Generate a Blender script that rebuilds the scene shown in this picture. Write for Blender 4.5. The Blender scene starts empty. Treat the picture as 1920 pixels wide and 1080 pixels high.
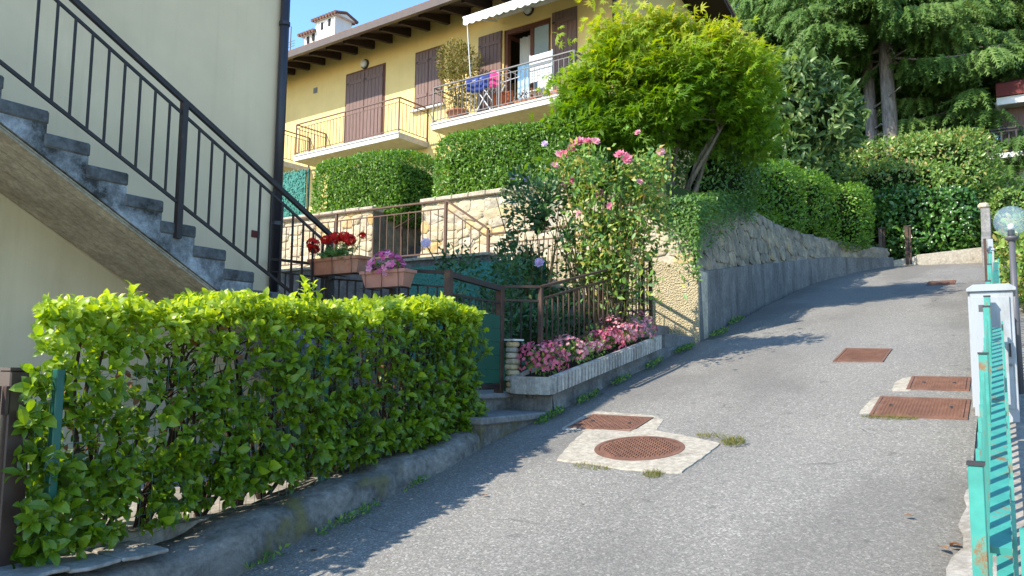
import bpy, math, random
import numpy as np
from mathutils import Vector, Matrix
random.seed(7); RNG = np.random.default_rng(11)
R = math.radians; PI = math.pi
sc = bpy.context.scene; COL = sc.collection

# ---------------------------------------------------------------- camera, sky, sun, exposure
cam_d = bpy.data.cameras.new('camera'); cam = bpy.data.objects.new('camera', cam_d); COL.objects.link(cam)
cam_d.sensor_width = 36; cam_d.lens = 27.19; cam_d.clip_end = 2000; cam_d.clip_start = 0.05
_p, _r = R(5.7), .0106
_f = Vector((0, math.cos(_p), math.sin(_p))); _x = Vector((1, 0, 0)); _u = Vector((0, -math.sin(_p), math.cos(_p)))
_rt = math.cos(_r)*_x + math.sin(_r)*_u; _up = -math.sin(_r)*_x + math.cos(_r)*_u
cam.matrix_world = Matrix(((_rt.x, _up.x, -_f.x, 0), (_rt.y, _up.y, -_f.y, 0), (_rt.z, _up.z, -_f.z, 1.7), (0, 0, 0, 1)))
sc.camera = cam
SUN_AZ, SUN_EL = 243, 40
w = bpy.data.worlds.new('World'); sc.world = w; w.use_nodes = True
nt = w.node_tree; bg = nt.nodes['Background']
sky = nt.nodes.new('ShaderNodeTexSky'); sky.sky_type = 'NISHITA'; sky.sun_disc = False
sky.sun_elevation = R(SUN_EL); sky.sun_rotation = R(SUN_AZ); sky.air_density = 1.0; sky.dust_density = .25; sky.ozone_density = 2.6; sky.altitude = 300
hs = nt.nodes.new('ShaderNodeHueSaturation'); hs.inputs['Saturation'].default_value = 1.12; hs.inputs['Hue'].default_value = .497; nt.links.new(sky.outputs[0], hs.inputs['Color']); nt.links.new(hs.outputs[0], bg.inputs[0]); bg.inputs[1].default_value = .15
sl = bpy.data.lights.new('sun', 'SUN'); so = bpy.data.objects.new('sun', sl); COL.objects.link(so)
sl.energy = 3.2; sl.angle = R(.55); sl.color = (1, .91, .77)
so.rotation_euler = Vector((math.sin(R(SUN_AZ))*math.cos(R(SUN_EL)), math.cos(R(SUN_AZ))*math.cos(R(SUN_EL)), math.sin(R(SUN_EL)))).to_track_quat('Z', 'Y').to_euler()
vs = sc.view_settings; vs.view_transform = 'Standard'; vs.look = 'None'; vs.gamma = 1; vs.use_curve_mapping = False; vs.exposure = 1.55

# ---------------------------------------------------------------- frames, things, mesh helpers
class Frame:
    def __init__(s, o, deg): s.o = Vector(o); s.a = R(deg)
    def w(s, p):
        c, n = math.cos(s.a), math.sin(s.a)
        return Vector((s.o.x + c*p[0] - n*p[1], s.o.y + n*p[0] + c*p[1], s.o.z + p[2]))
RD = Frame((-1.5, 4.29, 0), -32.7)          # lane frame: x across the lane to the right, y up the lane
HS = Frame((.55, 20, 0), -36.0)             # yellow house: x along the facade to the right, y into the house
BASE = {}
def meta(o, label=None, cat=None, group=None, kind=None):
    if label: o['label'] = label
    if cat: o['category'] = cat
    if group: o['group'] = group
    if kind: o['kind'] = kind
def thing(name, label, cat, base, fr=RD, group=None):
    o = bpy.data.objects.new(name, None); COL.objects.link(o)
    o.location = fr.w(base); o.rotation_euler = (0, 0, fr.a); o.empty_display_size = .2
    meta(o, label, cat, group); BASE[o.name] = Vector(base); return o
class M:
    def __init__(s): s.v = []; s.f = []
    def add(s, vs, fs):
        n = len(s.v); s.v += [tuple(v) for v in vs]; s.f += [tuple(i+n for i in f) for f in fs]; return s
    def box(s, x0, x1, y0, y1, z0, z1):
        return s.add([(x0,y0,z0),(x1,y0,z0),(x1,y1,z0),(x0,y1,z0),(x0,y0,z1),(x1,y0,z1),(x1,y1,z1),(x0,y1,z1)],
                     [(0,3,2,1),(4,5,6,7),(0,1,5,4),(1,2,6,5),(2,3,7,6),(3,0,4,7)])
    def bar(s, p, q, a, b=None, up=(0, 0, 1)):
        b = b or a; p, q = Vector(p), Vector(q); d = (q-p).normalized(); up = Vector(up)
        if abs(d.dot(up)) > .98: up = Vector((0, 1, 0))
        sd = d.cross(up).normalized(); u = sd.cross(d); vs = []
        for c in (p, q):
            for i, j in ((-1,-1),(1,-1),(1,1),(-1,1)): vs.append(c + sd*i*a/2 + u*j*b/2)
        return s.add(vs, [(0,1,2,3),(7,6,5,4),(0,4,5,1),(1,5,6,2),(2,6,7,3),(3,7,4,0)])
    def tube(s, pts, rs, n=6, cap=True):
        pts = [Vector(p) for p in pts]; vs = []; fs = []
        if not hasattr(rs, '__len__'): rs = [rs]*len(pts)
        for i, p in enumerate(pts):
            d = (pts[min(i+1, len(pts)-1)] - pts[max(i-1, 0)]).normalized()
            a = d.orthogonal().normalized() if abs(d.z) > .9 else d.cross(Vector((0,0,1))).normalized(); b = d.cross(a)
            if abs(d.z) > .9: a = Vector((1,0,0)) - d*d.x; a.normalize(); b = d.cross(a)
            for k in range(n): t = 2*PI*k/n; vs.append(p + (a*math.cos(t) + b*math.sin(t))*rs[i])
        for i in range(len(pts)-1):
            for k in range(n): fs.append((i*n+k, i*n+(k+1)%n, (i+1)*n+(k+1)%n, (i+1)*n+k))
        if cap: fs.append(tuple(range(n))[::-1]); fs.append(tuple(range((len(pts)-1)*n, len(pts)*n)))
        return s.add(vs, fs)
    def lathe(s, c, prof, n=20):
        vs = []; fs = []
        for r, z in prof:
            for k in range(n): t = 2*PI*k/n; vs.append((c[0]+r*math.cos(t), c[1]+r*math.sin(t), c[2]+z))
        for i in range(len(prof)-1):
            for k in range(n): fs.append((i*n+k, i*n+(k+1)%n, (i+1)*n+(k+1)%n, (i+1)*n+k))
        return s.add(vs, fs)
    def prism(s, poly, ax, a0, a1):         # polygon in the two other axes, extruded along ax
        n = len(poly); vs = []
        for a in (a0, a1):
            for p in poly: vs.append((a, p[0], p[1]) if ax == 0 else (p[0], a, p[1]) if ax == 1 else (p[0], p[1], a))
        return s.add(vs, [tuple(range(n)), tuple(range(2*n-1, n-1, -1))] + [(i, (i+1) % n, (i+1) % n + n, i+n) for i in range(n)])
    def strip(s, rows):
        k = len(rows[0]); vs = [p for r in rows for p in r]
        return s.add(vs, [(i*k+j, i*k+j+1, (i+1)*k+j+1, (i+1)*k+j) for i in range(len(rows)-1) for j in range(k-1)])
def mesh_of(name, m, mat, off=(0,0,0), smooth=False):
    me = bpy.data.meshes.new(name); o = Vector(off)
    me.from_pydata([(v[0]-o.x, v[1]-o.y, v[2]-o.z) for v in m.v], [], m.f)
    if mat: me.materials.append(mat)
    me.update()
    import bmesh
    b = bmesh.new(); b.from_mesh(me); bmesh.ops.recalc_face_normals(b, faces=b.faces); b.to_mesh(me); b.free()
    if smooth: me.shade_smooth()
    return me
def bevel(o, w=.006, seg=1):
    d = o.modifiers.new('bevel', 'BEVEL'); d.width = w; d.segments = seg; d.limit_method = 'ANGLE'; d.angle_limit = R(40)
def root_of(p):
    while p.parent: p = p.parent
    return p
def part(name, m, mat, parent, bev=0, smooth=False, label=None):
    o = bpy.data.objects.new(name, mesh_of(name, m, mat, BASE[root_of(parent).name], smooth)); COL.objects.link(o); o.parent = parent
    if bev: bevel(o, bev)
    if label: o['label'] = label
    return o
def struct(name, m, mat, fr=RD, smooth=False, kind='structure'):
    o = bpy.data.objects.new(name, mesh_of(name, m, mat, (0,0,0), smooth)); COL.objects.link(o)
    o.location = fr.o; o.rotation_euler = (0,0,fr.a); o['kind'] = kind; return o
def single(name, label, cat, m, mat, base, fr=RD, group=None, bev=0, smooth=False):
    o = bpy.data.objects.new(name, mesh_of(name, m, mat, base, smooth)); COL.objects.link(o)
    o.location = fr.w(base); o.rotation_euler = (0,0,fr.a); meta(o, label, cat, group); BASE[o.name] = Vector(base)
    if bev: bevel(o, bev)
    return o
def inst(name, me, parent, loc, rot=(0,0,0), scale=(1,1,1)):   # a copy sharing its mesh, placed in the frame of its thing
    o = bpy.data.objects.new(name, me); COL.objects.link(o); o.parent = parent
    o.location = Vector(loc) - BASE[root_of(parent).name]; o.rotation_euler = rot; o.scale = scale; return o

# ---------------------------------------------------------------- materials
def mat_new(name):
    m = bpy.data.materials.new(name); m.use_nodes = True; t = m.node_tree; t.nodes.clear(); return m, t
def N(t, kind, **kw):
    n = t.nodes.new('ShaderNode'+kind)
    for k, v in kw.items():
        if k.startswith('i_'): n.inputs[k[2:].replace('_', ' ')].default_value = v
        else: setattr(n, k, v)
    return n
def ramp(t, src, stops, interp='LINEAR'):
    r = N(t, 'ValToRGB'); r.color_ramp.interpolation = interp; e = r.color_ramp.elements
    while len(e) < len(stops): e.new(.5)
    for i, (p, c) in enumerate(stops): e[i].position = p; e[i].color = (*c, 1) if len(c) == 3 else c
    t.links.new(src, r.inputs[0]); return r.outputs[0]
def mixc(t, f, a, b, mode='MIX'):
    n = N(t, 'Mix', data_type='RGBA', blend_type=mode)
    for s, v in ((0, f), (6, a), (7, b)):
        if hasattr(v, 'is_linked'): t.links.new(v, n.inputs[s])
        else: n.inputs[s].default_value = v if s == 0 else (*v, 1)
    return n.outputs[2]
def coords(t): return N(t, 'TexCoord').outputs['Object']
def noise(t, co, scale, det=6, rough=.6, stretch=None):
    if stretch:
        mp = N(t, 'Mapping'); mp.inputs['Scale'].default_value = stretch; t.links.new(co, mp.inputs[0]); co = mp.outputs[0]
    n = N(t, 'TexNoise', i_Scale=scale, i_Detail=det, i_Roughness=rough); t.links.new(co, n.inputs['Vector']); return n.outputs[0]
def voro(t, co, scale, feat='F1', out=0):
    n = N(t, 'TexVoronoi', feature=feat, i_Scale=scale); t.links.new(co, n.inputs['Vector']); return n.outputs[out]
def finish(t, col, rough=.8, bump=None, bs=.4, bd=.01, spec=.3, metal=0, extra=None):
    b = N(t, 'BsdfPrincipled'); o = N(t, 'OutputMaterial')
    for s, v in (('Base Color', col), ('Roughness', rough), ('Metallic', metal)):
        if hasattr(v, 'is_linked'): t.links.new(v, b.inputs[s])
        else: b.inputs[s].default_value = (*v, 1) if s == 'Base Color' else v
    b.inputs['Specular IOR Level'].default_value = spec
    if bump is not None:
        n = N(t, 'Bump', i_Strength=bs, i_Distance=bd); t.links.new(bump, n.inputs['Height']); t.links.new(n.outputs[0], b.inputs['Normal'])
    t.links.new(b.outputs[0], o.inputs[0]); return b
def plain(name, col, rough=.7, var=.25, scale=6, bump=.15, spec=.3, metal=0, dirt=None, dscale=2.5, dpos=(.5,.7), stretch=None, fine=60):
    m, t = mat_new(name); co = coords(t); a = noise(t, co, scale, stretch=stretch)
    c = ramp(t, a, [(.25, tuple(x*(1-var) for x in col)), (.75, tuple(min(1, x*(1+var)) for x in col))])
    if dirt:
        d = ramp(t, noise(t, co, dscale, 8, .7, stretch), [(dpos[0], (0,0,0)), (dpos[1], (1,1,1))]); c = mixc(t, d, c, dirt)
    finish(t, c, rough, noise(t, co, fine, 4), bump, .005, spec, metal); return m
def leafmat(name, cols, rough=.45, trans=.35, spec=.4, tcol=1.5):
    m, t = mat_new(name)
    at = N(t, 'Attribute', attribute_name='rnd'); oi = N(t, 'ObjectInfo'); ad = N(t, 'Math', operation='ADD'); fr = N(t, 'Math', operation='MINIMUM'); fr.inputs[1].default_value = 1
    mu = N(t, 'Math', operation='MULTIPLY'); t.links.new(oi.outputs['Random'], mu.inputs[0]); mu.inputs[1].default_value = .12
    t.links.new(at.outputs['Fac'], ad.inputs[0]); t.links.new(mu.outputs[0], ad.inputs[1]); t.links.new(ad.outputs[0], fr.inputs[0])
    c = ramp(t, fr.outputs[0], [(i/(len(cols)-1), k) for i, k in enumerate(cols)])
    b = N(t, 'BsdfPrincipled', i_Roughness=rough); b.inputs['Specular IOR Level'].default_value = spec; t.links.new(c, b.inputs['Base Color'])
    tr = N(t, 'BsdfTranslucent'); hs = N(t, 'HueSaturation', i_Value=tcol, i_Saturation=1.1, i_Hue=.49); t.links.new(c, hs.inputs['Color']); t.links.new(hs.outputs[0], tr.inputs[0])
    mx = N(t, 'MixShader'); mx.inputs[0].default_value = trans; t.links.new(b.outputs[0], mx.inputs[1]); t.links.new(tr.outputs[0], mx.inputs[2])
    o = N(t, 'OutputMaterial'); t.links.new(mx.outputs[0], o.inputs[0]); return m

def m_asphalt():
    m, t = mat_new('asphalt'); co = coords(t)
    c = ramp(t, noise(t, co, 1.1, 6), [(.3, (.125,.116,.1)), (.7, (.18,.167,.143))])
    v = voro(t, co, 95, 'F1', 1); bw = N(t, 'SeparateColor'); t.links.new(v, bw.inputs[0])
    ag = ramp(t, bw.outputs[0], [(0, (.02,.04,.04)), (.3, (.11,.105,.095)), (.65, (.2,.19,.17)), (.9, (.34,.325,.295)), (1, (.62,.59,.54))])
    c = mixc(t, .55, c, ag); c = mixc(t, .4, c, ramp(t, noise(t, co, 170, 3), [(.3, (.05,.048,.045)), (.7, (.38,.365,.335))]))
    sx = N(t, 'SeparateXYZ'); t.links.new(co, sx.inputs[0])
    def band(stops): n = ramp(t, sx.outputs[0], stops); return n
    mr = N(t, 'MapRange'); mr.inputs[1].default_value = -.1; mr.inputs[2].default_value = 3.6; t.links.new(sx.outputs[0], mr.inputs[0])
    wear = ramp(t, mr.outputs[0], [(0, (.62,.6,.55)), (.07, (.8,.79,.76)), (.13, (.98,.98,.98)), (.3, (1.1,1.1,1.1)), (.47, (.93,.93,.93)), (.66, (1.09,1.09,1.09)), (.86, (.96,.96,.96)), (.95, (.78,.76,.72))]); c = mixc(t, .75, c, wear, 'MULTIPLY')
    pat = ramp(t, noise(t, co, .6, 6, .65, (1, .4, 1)), [(.5, (0,0,0)), (.6, (1,1,1))]); c = mixc(t, pat, c, mixc(t, .4, c, (.105,.1,.092)))
    spot = ramp(t, noise(t, co, 5.5, 5, .5), [(.66, (0,0,0)), (.72, (1,1,1))]); c = mixc(t, spot, c, mixc(t, .38, c, (.05,.05,.048)))
    dn = N(t, 'TexNoise', i_Scale=2.2, i_Detail=5); t.links.new(co, dn.inputs['Vector']); dv = N(t, 'VectorMath', operation='MULTIPLY_ADD'); dv.inputs[1].default_value = (.45,.45,.45); t.links.new(dn.outputs['Color'], dv.inputs[0]); t.links.new(co, dv.inputs[2])
    ck = N(t, 'TexVoronoi', feature='DISTANCE_TO_EDGE', i_Scale=.62); t.links.new(dv.outputs[0], ck.inputs['Vector'])
    ckm = ramp(t, ck.outputs[0], [(0, (1,1,1)), (.003, (.5,.5,.5)), (.0055, (0,0,0))]); brk = ramp(t, noise(t, co, .9, 3), [(.54, (0,0,0)), (.62, (.75,.75,.75))]); ckf = mixc(t, 1, ckm, brk, 'MULTIPLY'); c = mixc(t, ckf, c, (.045,.043,.04))
    finish(t, c, .88, bw.outputs[0], .55, .006, .25); return m
def m_concrete(name, col, dark, stain=.5, moss=None, stretch=(1,1,1), stsc=2.2, bump=.4, ov=0):
    m, t = mat_new(name); co = coords(t)
    c = ramp(t, noise(t, co, 4, 8), [(.3, tuple(x*.75 for x in col)), (.7, tuple(x*1.15 for x in col))])
    s = ramp(t, noise(t, co, stsc, 9, .72, stretch), [(stain-.1, (0,0,0)), (stain+.14, (1,1,1))]); c = mixc(t, s, c, dark)
    s2 = ramp(t, noise(t, co, 24, 6, .7), [(.42, (.6,.6,.6)), (.62, (1.05,1.05,1.05))]); c = mixc(t, .7, c, s2, 'MULTIPLY')
    if moss: c = mixc(t, ramp(t, noise(t, co, 3.1, 7, .65), [(.55, (0,0,0)), (.7, (1,1,1))]), c, moss)
    if ov: oi = N(t, 'ObjectInfo'); c = mixc(t, ov, c, ramp(t, oi.outputs['Random'], [(0, (.6,.58,.55)), (.4, (1.1,1.02,.88)), (.7, (.8,.8,.8)), (1, (1.25,1.15,.98))]), 'MULTIPLY')
    finish(t, c, .9, noise(t, co, 45, 8, .7), bump, .012, .2); return m
def m_stone():
    m, t = mat_new('rubble_stone'); co = coords(t); oi = N(t, 'ObjectInfo')
    c = ramp(t, oi.outputs['Random'], [(0, (.48,.43,.33)), (.2, (.58,.5,.35)), (.35, (.4,.37,.31)), (.5, (.57,.47,.29)), (.6, (.56,.43,.22)), (.64, (.58,.38,.15)), (.72, (.52,.48,.39)), (.86, (.47,.4,.27)), (1, (.62,.56,.44))])
    c = mixc(t, .8, c, ramp(t, noise(t, co, 7, 9, .7), [(.3, (.62,.6,.56)), (.65, (1.12,1.1,1.05))]), 'MULTIPLY')
    c = mixc(t, ramp(t, noise(t, co, 14, 7, .7), [(.58, (0,0,0)), (.7, (1,1,1))]), c, (.17,.17,.15))
    finish(t, c, .92, noise(t, co, 18, 9, .75), .7, .025, .2); return m
def m_rough():
    m, t = mat_new('roughcast_render'); co = coords(t); v = voro(t, co, 48)
    c = ramp(t, noise(t, co, 3, 7), [(.3, (.47,.4,.25)), (.7, (.6,.52,.34))]); c = mixc(t, .7, c, ramp(t, v, [(0, (1.1,1.1,1.1)), (.8, (.5,.48,.45))]), 'MULTIPLY')
    finish(t, c, .95, ramp(t, v, [(0, (1,1,1)), (.7, (0,0,0))]), 1, .02, .1); return m
def m_iron():
    m, t = mat_new('rusty_cast_iron'); co = coords(t)
    c = ramp(t, noise(t, co, 9, 8), [(.3, (.12,.058,.038)), (.7, (.21,.105,.07))]); c = mixc(t, ramp(t, noise(t, co, 45, 5), [(.5, (0,0,0)), (.75, (1,1,1))]), c, (.1,.06,.045))
    finish(t, c, .78, noise(t, co, 90, 4), .3, .004, .35, .15); return m
def m_plaster(name, col, stain, amt=.62, stretch=(1,1,.25), bump=.12):
    m, t = mat_new(name); co = coords(t)
    c = ramp(t, noise(t, co, 1.3, 6), [(.3, tuple(x*.92 for x in col)), (.7, tuple(x*1.05 for x in col))])
    s = ramp(t, noise(t, co, 1.1, 9, .7, stretch), [(amt-.08, (0,0,0)), (amt+.14, (1,1,1))]); c = mixc(t, s, c, mixc(t, .45, c, stain)); st2 = ramp(t, noise(t, co, 2.6, 6, .6, (3.2,3.2,.09)), [(.55, (1,1,1)), (.8, (.9,.89,.86))]); c = mixc(t, .8, c, st2, 'MULTIPLY')
    bl = ramp(t, noise(t, co, .45, 4), [(.35, (.93,.93,.92)), (.65, (1.04,1.04,1.04))]); c = mixc(t, 1, c, bl, 'MULTIPLY')
    finish(t, c, .9, noise(t, co, 120, 3), bump, .004, .15); return m
def m_paint_rust(name, col, rust=(.2,.11,.04), amt=.6):
    m, t = mat_new(name); co = coords(t)
    c = ramp(t, noise(t, co, 14, 6), [(.3, tuple(x*.8 for x in col)), (.7, tuple(min(1, x*1.12) for x in col))])
    s = ramp(t, noise(t, co, 7, 10, .75), [(amt, (0,0,0)), (amt+.07, (1,1,1))]); c = mixc(t, s, c, rust)
    finish(t, c, .42, noise(t, co, 40, 4), .12, .003, .45); return m
def m_wood(name, col, axis=(14,14,1)):
    m, t = mat_new(name); co = coords(t); a = noise(t, co, 3, 6, .6, axis)
    c = ramp(t, a, [(.25, tuple(x*.6 for x in col)), (.75, tuple(x*1.25 for x in col))]); finish(t, c, .65, a, .25, .004, .3); return m
def m_bark(name, a, b, sc_=12, st=(1,1,.2)):
    m, t = mat_new(name); co = coords(t); n = noise(t, co, sc_, 8, .7, st); finish(t, ramp(t, n, [(.3, a), (.7, b)]), .95, n, .8, .03, .1); return m
def m_glass(name, col=(.8,.9,.95), alpha=.25, rough=.03):
    m, t = mat_new(name); g = N(t, 'BsdfPrincipled', i_Roughness=rough); g.inputs['Base Color'].default_value = (*col, 1); g.inputs['Specular IOR Level'].default_value = .8
    tr = N(t, 'BsdfTransparent'); mx = N(t, 'MixShader'); mx.inputs[0].default_value = alpha; o = N(t, 'OutputMaterial')
    t.links.new(tr.outputs[0], mx.inputs[1]); t.links.new(g.outputs[0], mx.inputs[2]); t.links.new(mx.outputs[0], o.inputs[0]); return m
def m_mirror(name, col):
    m, t = mat_new(name); finish(t, col, .06, None, spec=1, metal=.75); return m

A = {
 'asphalt': m_asphalt(), 'iron': m_iron(), 'stone': m_stone(), 'rough': m_rough(),
 'slab': m_concrete('pale_concrete', (.46,.42,.345), (.25,.225,.18), .54, None, (1,1,1), 4, .6),
 'kerb': m_concrete('weathered_kerb_concrete', (.27,.255,.225), (.085,.08,.072), .5, (.17,.15,.06), (1,1,1), 3.2, .9),
 'kerbcap': m_concrete('kerb_capping_stone', (.34,.32,.29), (.2,.17,.13), .55),
 'stair': m_concrete('whitewashed_stair_concrete', (.42,.45,.48), (.05,.05,.048), .47, None, (1,1,1), 3.2),
 'tread': m_concrete('mossy_grey_tread', (.17,.175,.18), (.05,.05,.05), .5, None, (1,1,1), 4),
 'soffit': m_concrete('board_formed_soffit', (.42,.37,.28), (.27,.23,.16), .56, None, (1.6,.6,1.6)),
 'cwall': m_concrete('streaked_wall_concrete', (.25,.245,.23), (.12,.118,.112), .52, None, (1.7,1.7,.35), 1.9, .6),
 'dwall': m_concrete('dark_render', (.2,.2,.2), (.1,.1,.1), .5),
 'planter': m_concrete('ribbed_planter_concrete', (.5,.475,.42), (.24,.23,.21), .56, None, (3,3,.4)),
 'step': m_concrete('granite_step', (.3,.29,.27), (.17,.165,.155), .5),
 'mortar': m_concrete('lime_mortar', (.56,.5,.39), (.38,.33,.25), .55),
 'stain_stone': m_concrete('lichen_stone', (.43,.39,.31), (.15,.145,.125), .5, (.4,.3,.16), (1,1,1), 3.4, .9, .8),
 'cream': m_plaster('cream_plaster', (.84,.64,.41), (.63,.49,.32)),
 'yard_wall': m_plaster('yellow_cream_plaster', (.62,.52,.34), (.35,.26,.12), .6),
 'yellow': m_plaster('yellow_plaster', (.72,.52,.215), (.58,.41,.18), .62),
 'white': m_plaster('white_plaster', (.78,.77,.74), (.6,.58,.55), .66),
 'rail': plain('brown_black_steel', (.028,.02,.018), .5, .3, 9, .1, .4, 0, (.09,.04,.02), 9, (.6,.72)),
 'brail': plain('brown_painted_rail', (.115,.062,.04), .5, .2, 9, .1, .4),
 'rustrail': plain('rusty_brown_rail', (.06,.034,.024), .6, .35, 9, .15, .3, 0, (.14,.065,.035), 8, (.55,.72)),
 'greysteel': plain('grey_rail', (.15,.145,.14), .5, .15),
 'pipe': plain('dark_downpipe', (.028,.024,.03), .4, .2, 3, .05, .5),
 'gatepost': plain('brown_enamel', (.06,.036,.03), .4, .2, 5, .05, .5),
 'teal': m_paint_rust('turquoise_paint', (.045,.27,.225), (.19,.11,.05), .545),
 'greenpost': plain('green_plastic_post', (.012,.1,.075), .4, .25, 8, .05, .5),
 'wire': plain('green_wire', (.05,.12,.1), .5), 
 'sheet': plain('green_sheet', (.012,.075,.045), .6, .2, 4, .2, .3),
 'screen': plain('green_screen_strips', (.05,.2,.16), .7, .6, 40, .4, .2),
 'terra': plain('terracotta', (.37,.15,.085), .8, .18, 8, .2, .2, 0, (.42,.25,.18), 5, (.5,.75)),
 'terra2': plain('pink_terracotta', (.42,.2,.15), .8, .15, 8, .2, .2),
 'soil': plain('soil', (.04,.028,.02), .95, .4, 20, .6, .1),
 'tile': plain('clay_roof_tile', (.17,.09,.065), .85, .4, 12, .3, .2),
 'shut': m_wood('brown_shutter', (.165,.1,.085)), 'frame': m_wood('red_brown_frame', (.13,.045,.025)), 'rafter': m_wood('dark_rafter', (.045,.028,.02), (14,1,14)),
 'gutter': plain('brown_gutter', (.11,.075,.06), .4, .15, 4, .05, .5), 'bal': plain('balcony_slab', (.5,.48,.44), .85, .15),
 'awn': plain('pale_awning_cloth', (.62,.66,.64), .8, .08), 'steelw': plain('white_steel', (.7,.7,.7), .4, .08),
 'cab': plain('grey_cabinet', (.3,.33,.36), .5, .08, 2, .04, .4, 0, (.2,.2,.19), 4, (.52,.72), (1,1,.3)), 'lamp': plain('lamp_grey', (.085,.085,.095), .45, .15),
 'blue': plain('navy_cloth', (.03,.05,.2), .9, .3), 'pink': plain('magenta_cloth', (.65,.05,.2), .9, .2), 'orange': plain('rust_cloth', (.35,.09,.03), .9, .4),
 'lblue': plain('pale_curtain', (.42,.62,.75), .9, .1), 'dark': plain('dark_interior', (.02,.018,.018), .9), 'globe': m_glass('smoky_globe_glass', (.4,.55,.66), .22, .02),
 'pane': m_mirror('window_pane', (.55,.68,.78)), 'whitep': plain('white_plastic', (.55,.55,.54), .4, .05), 'red': plain('red_plate', (.12,.022,.018), .7),
 'earth': plain('earth_and_moss', (.06,.06,.028), .95, .5, 3, .6, .1, 0, (.04,.07,.02), 1.2, (.4,.6)),
 'yard': m_concrete('yard_concrete', (.4,.37,.32), (.22,.19,.15), .5), 'ryard': m_concrete('side_yard_concrete', (.34,.31,.27), (.2,.18,.16), .55),
 'bark': m_bark('spruce_bark', (.09,.075,.065), (.3,.26,.23)), 'mbark': m_bark('maple_bark', (.08,.07,.05), (.22,.19,.14)), 'stem': m_bark('hedge_stem', (.03,.02,.015), (.085,.06,.045), 20),
 'rstem': m_bark('rose_cane', (.1,.075,.03), (.22,.16,.08), 20), 'pole': plain('weathered_pole', (.4,.38,.34), .8, .25, 10),
 'hedge': leafmat('hedge_leaf', [(.045,.085,.01), (.095,.175,.015), (.165,.275,.02), (.27,.38,.03), (.4,.5,.055)], .32, .48, .5),
 'deadleaf': leafmat('dead_leaf', [(.16,.075,.03), (.23,.11,.05), (.28,.16,.08)], .7, .2, .2),
 'boxleaf': leafmat('terrace_hedge_leaf', [(0.0375,0.0938,0.015), (0.0813,0.188,0.0225), (0.138,0.275,0.0312), (0.213,0.362,0.05)], .42, .35, .4),
 'maple': leafmat('maple_leaf', [(.045,.11,.01), (.085,.18,.013), (.15,.265,.018), (.27,.35,.025), (.42,.41,.035), (.42,.2,.05)], .55, .45, .25),
 'rose': leafmat('rose_leaf', [(.035,.1,.028), (.07,.17,.04), (.12,.25,.05), (.18,.32,.055), (.28,.37,.065), (.36,.3,.07)], .45, .3, .4),
 'hib': leafmat('hibiscus_leaf', [(0.0192,0.056,0.0192), (0.032,0.096,0.032), (0.072,0.16,0.048)], .42, .28, .4),
 'ivy': leafmat('ivy_leaf', [(0.0297,0.081,0.0243), (0.0607,0.149,0.0378), (0.115,0.23,0.0473), (0.203,0.324,0.0607)], .45, .28, .4),
 'laurel': leafmat('laurel_leaf', [(0.017,0.0595,0.0136), (0.0374,0.111,0.0204), (0.0765,0.187,0.0306), (0.153,0.289,0.0425)], .28, .25, .6),
 'phot': leafmat('photinia_leaf', [(.05,.125,.024), (.1,.2,.034), (.17,.29,.055), (.24,.34,.08), (.42,.17,.08)], .38, .3, .45),
 'loq': leafmat('loquat_leaf', [(.03,.07,.02), (.07,.13,.035), (.13,.21,.06), (.27,.34,.14)], .42, .3, .35),
 'spruce': leafmat('spruce_needle', [(.012,.04,.01), (.035,.085,.017), (.075,.15,.028), (.13,.21,.045)], .6, .25, .25),
 'forest': leafmat('forest_leaf', [(0.013,0.0325,0.0104), (0.026,0.0585,0.0156), (0.0455,0.0845,0.0208)], .6, .2, .25),
 'grass': leafmat('grass_blade', [(.06,.1,.015), (.14,.16,.03), (.25,.2,.06)], .6, .3, .2),
 'bush': leafmat('balcony_shrub_leaf', [(.06,.08,.015), (.14,.14,.025), (.24,.2,.05), (.28,.22,.09)], .6, .35, .2),
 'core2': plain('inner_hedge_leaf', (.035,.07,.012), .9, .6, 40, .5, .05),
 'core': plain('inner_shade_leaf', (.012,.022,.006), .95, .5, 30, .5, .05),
 'f_red': leafmat('geranium_petal', [(.45,.006,.004), (.6,.012,.008), (.7,.03,.02)], .5, .25, .2, 1.1),
 'f_pink': leafmat('deep_pink_petal', [(.6,.09,.16), (.74,.17,.26), (.82,.32,.4)], .5, .3, .2, 1.1),
 'f_pale': leafmat('pale_pink_petal', [(.66,.2,.26), (.76,.34,.37), (.8,.48,.46)], .5, .3, .2, 1.1),
 'f_rose': leafmat('rose_petal', [(.62,.16,.24), (.74,.3,.38), (.8,.48,.52)], .5, .3, .2, 1.1),
 'f_mag': leafmat('petunia_petal', [(.62,.1,.27), (.72,.2,.4), (.78,.46,.6)], .5, .3, .2, 1.1),
 'f_lil': leafmat('lilac_petal', [(.56,.4,.6), (.66,.5,.7), (.74,.62,.76)], .5, .3, .2, 1.1),
}

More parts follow.
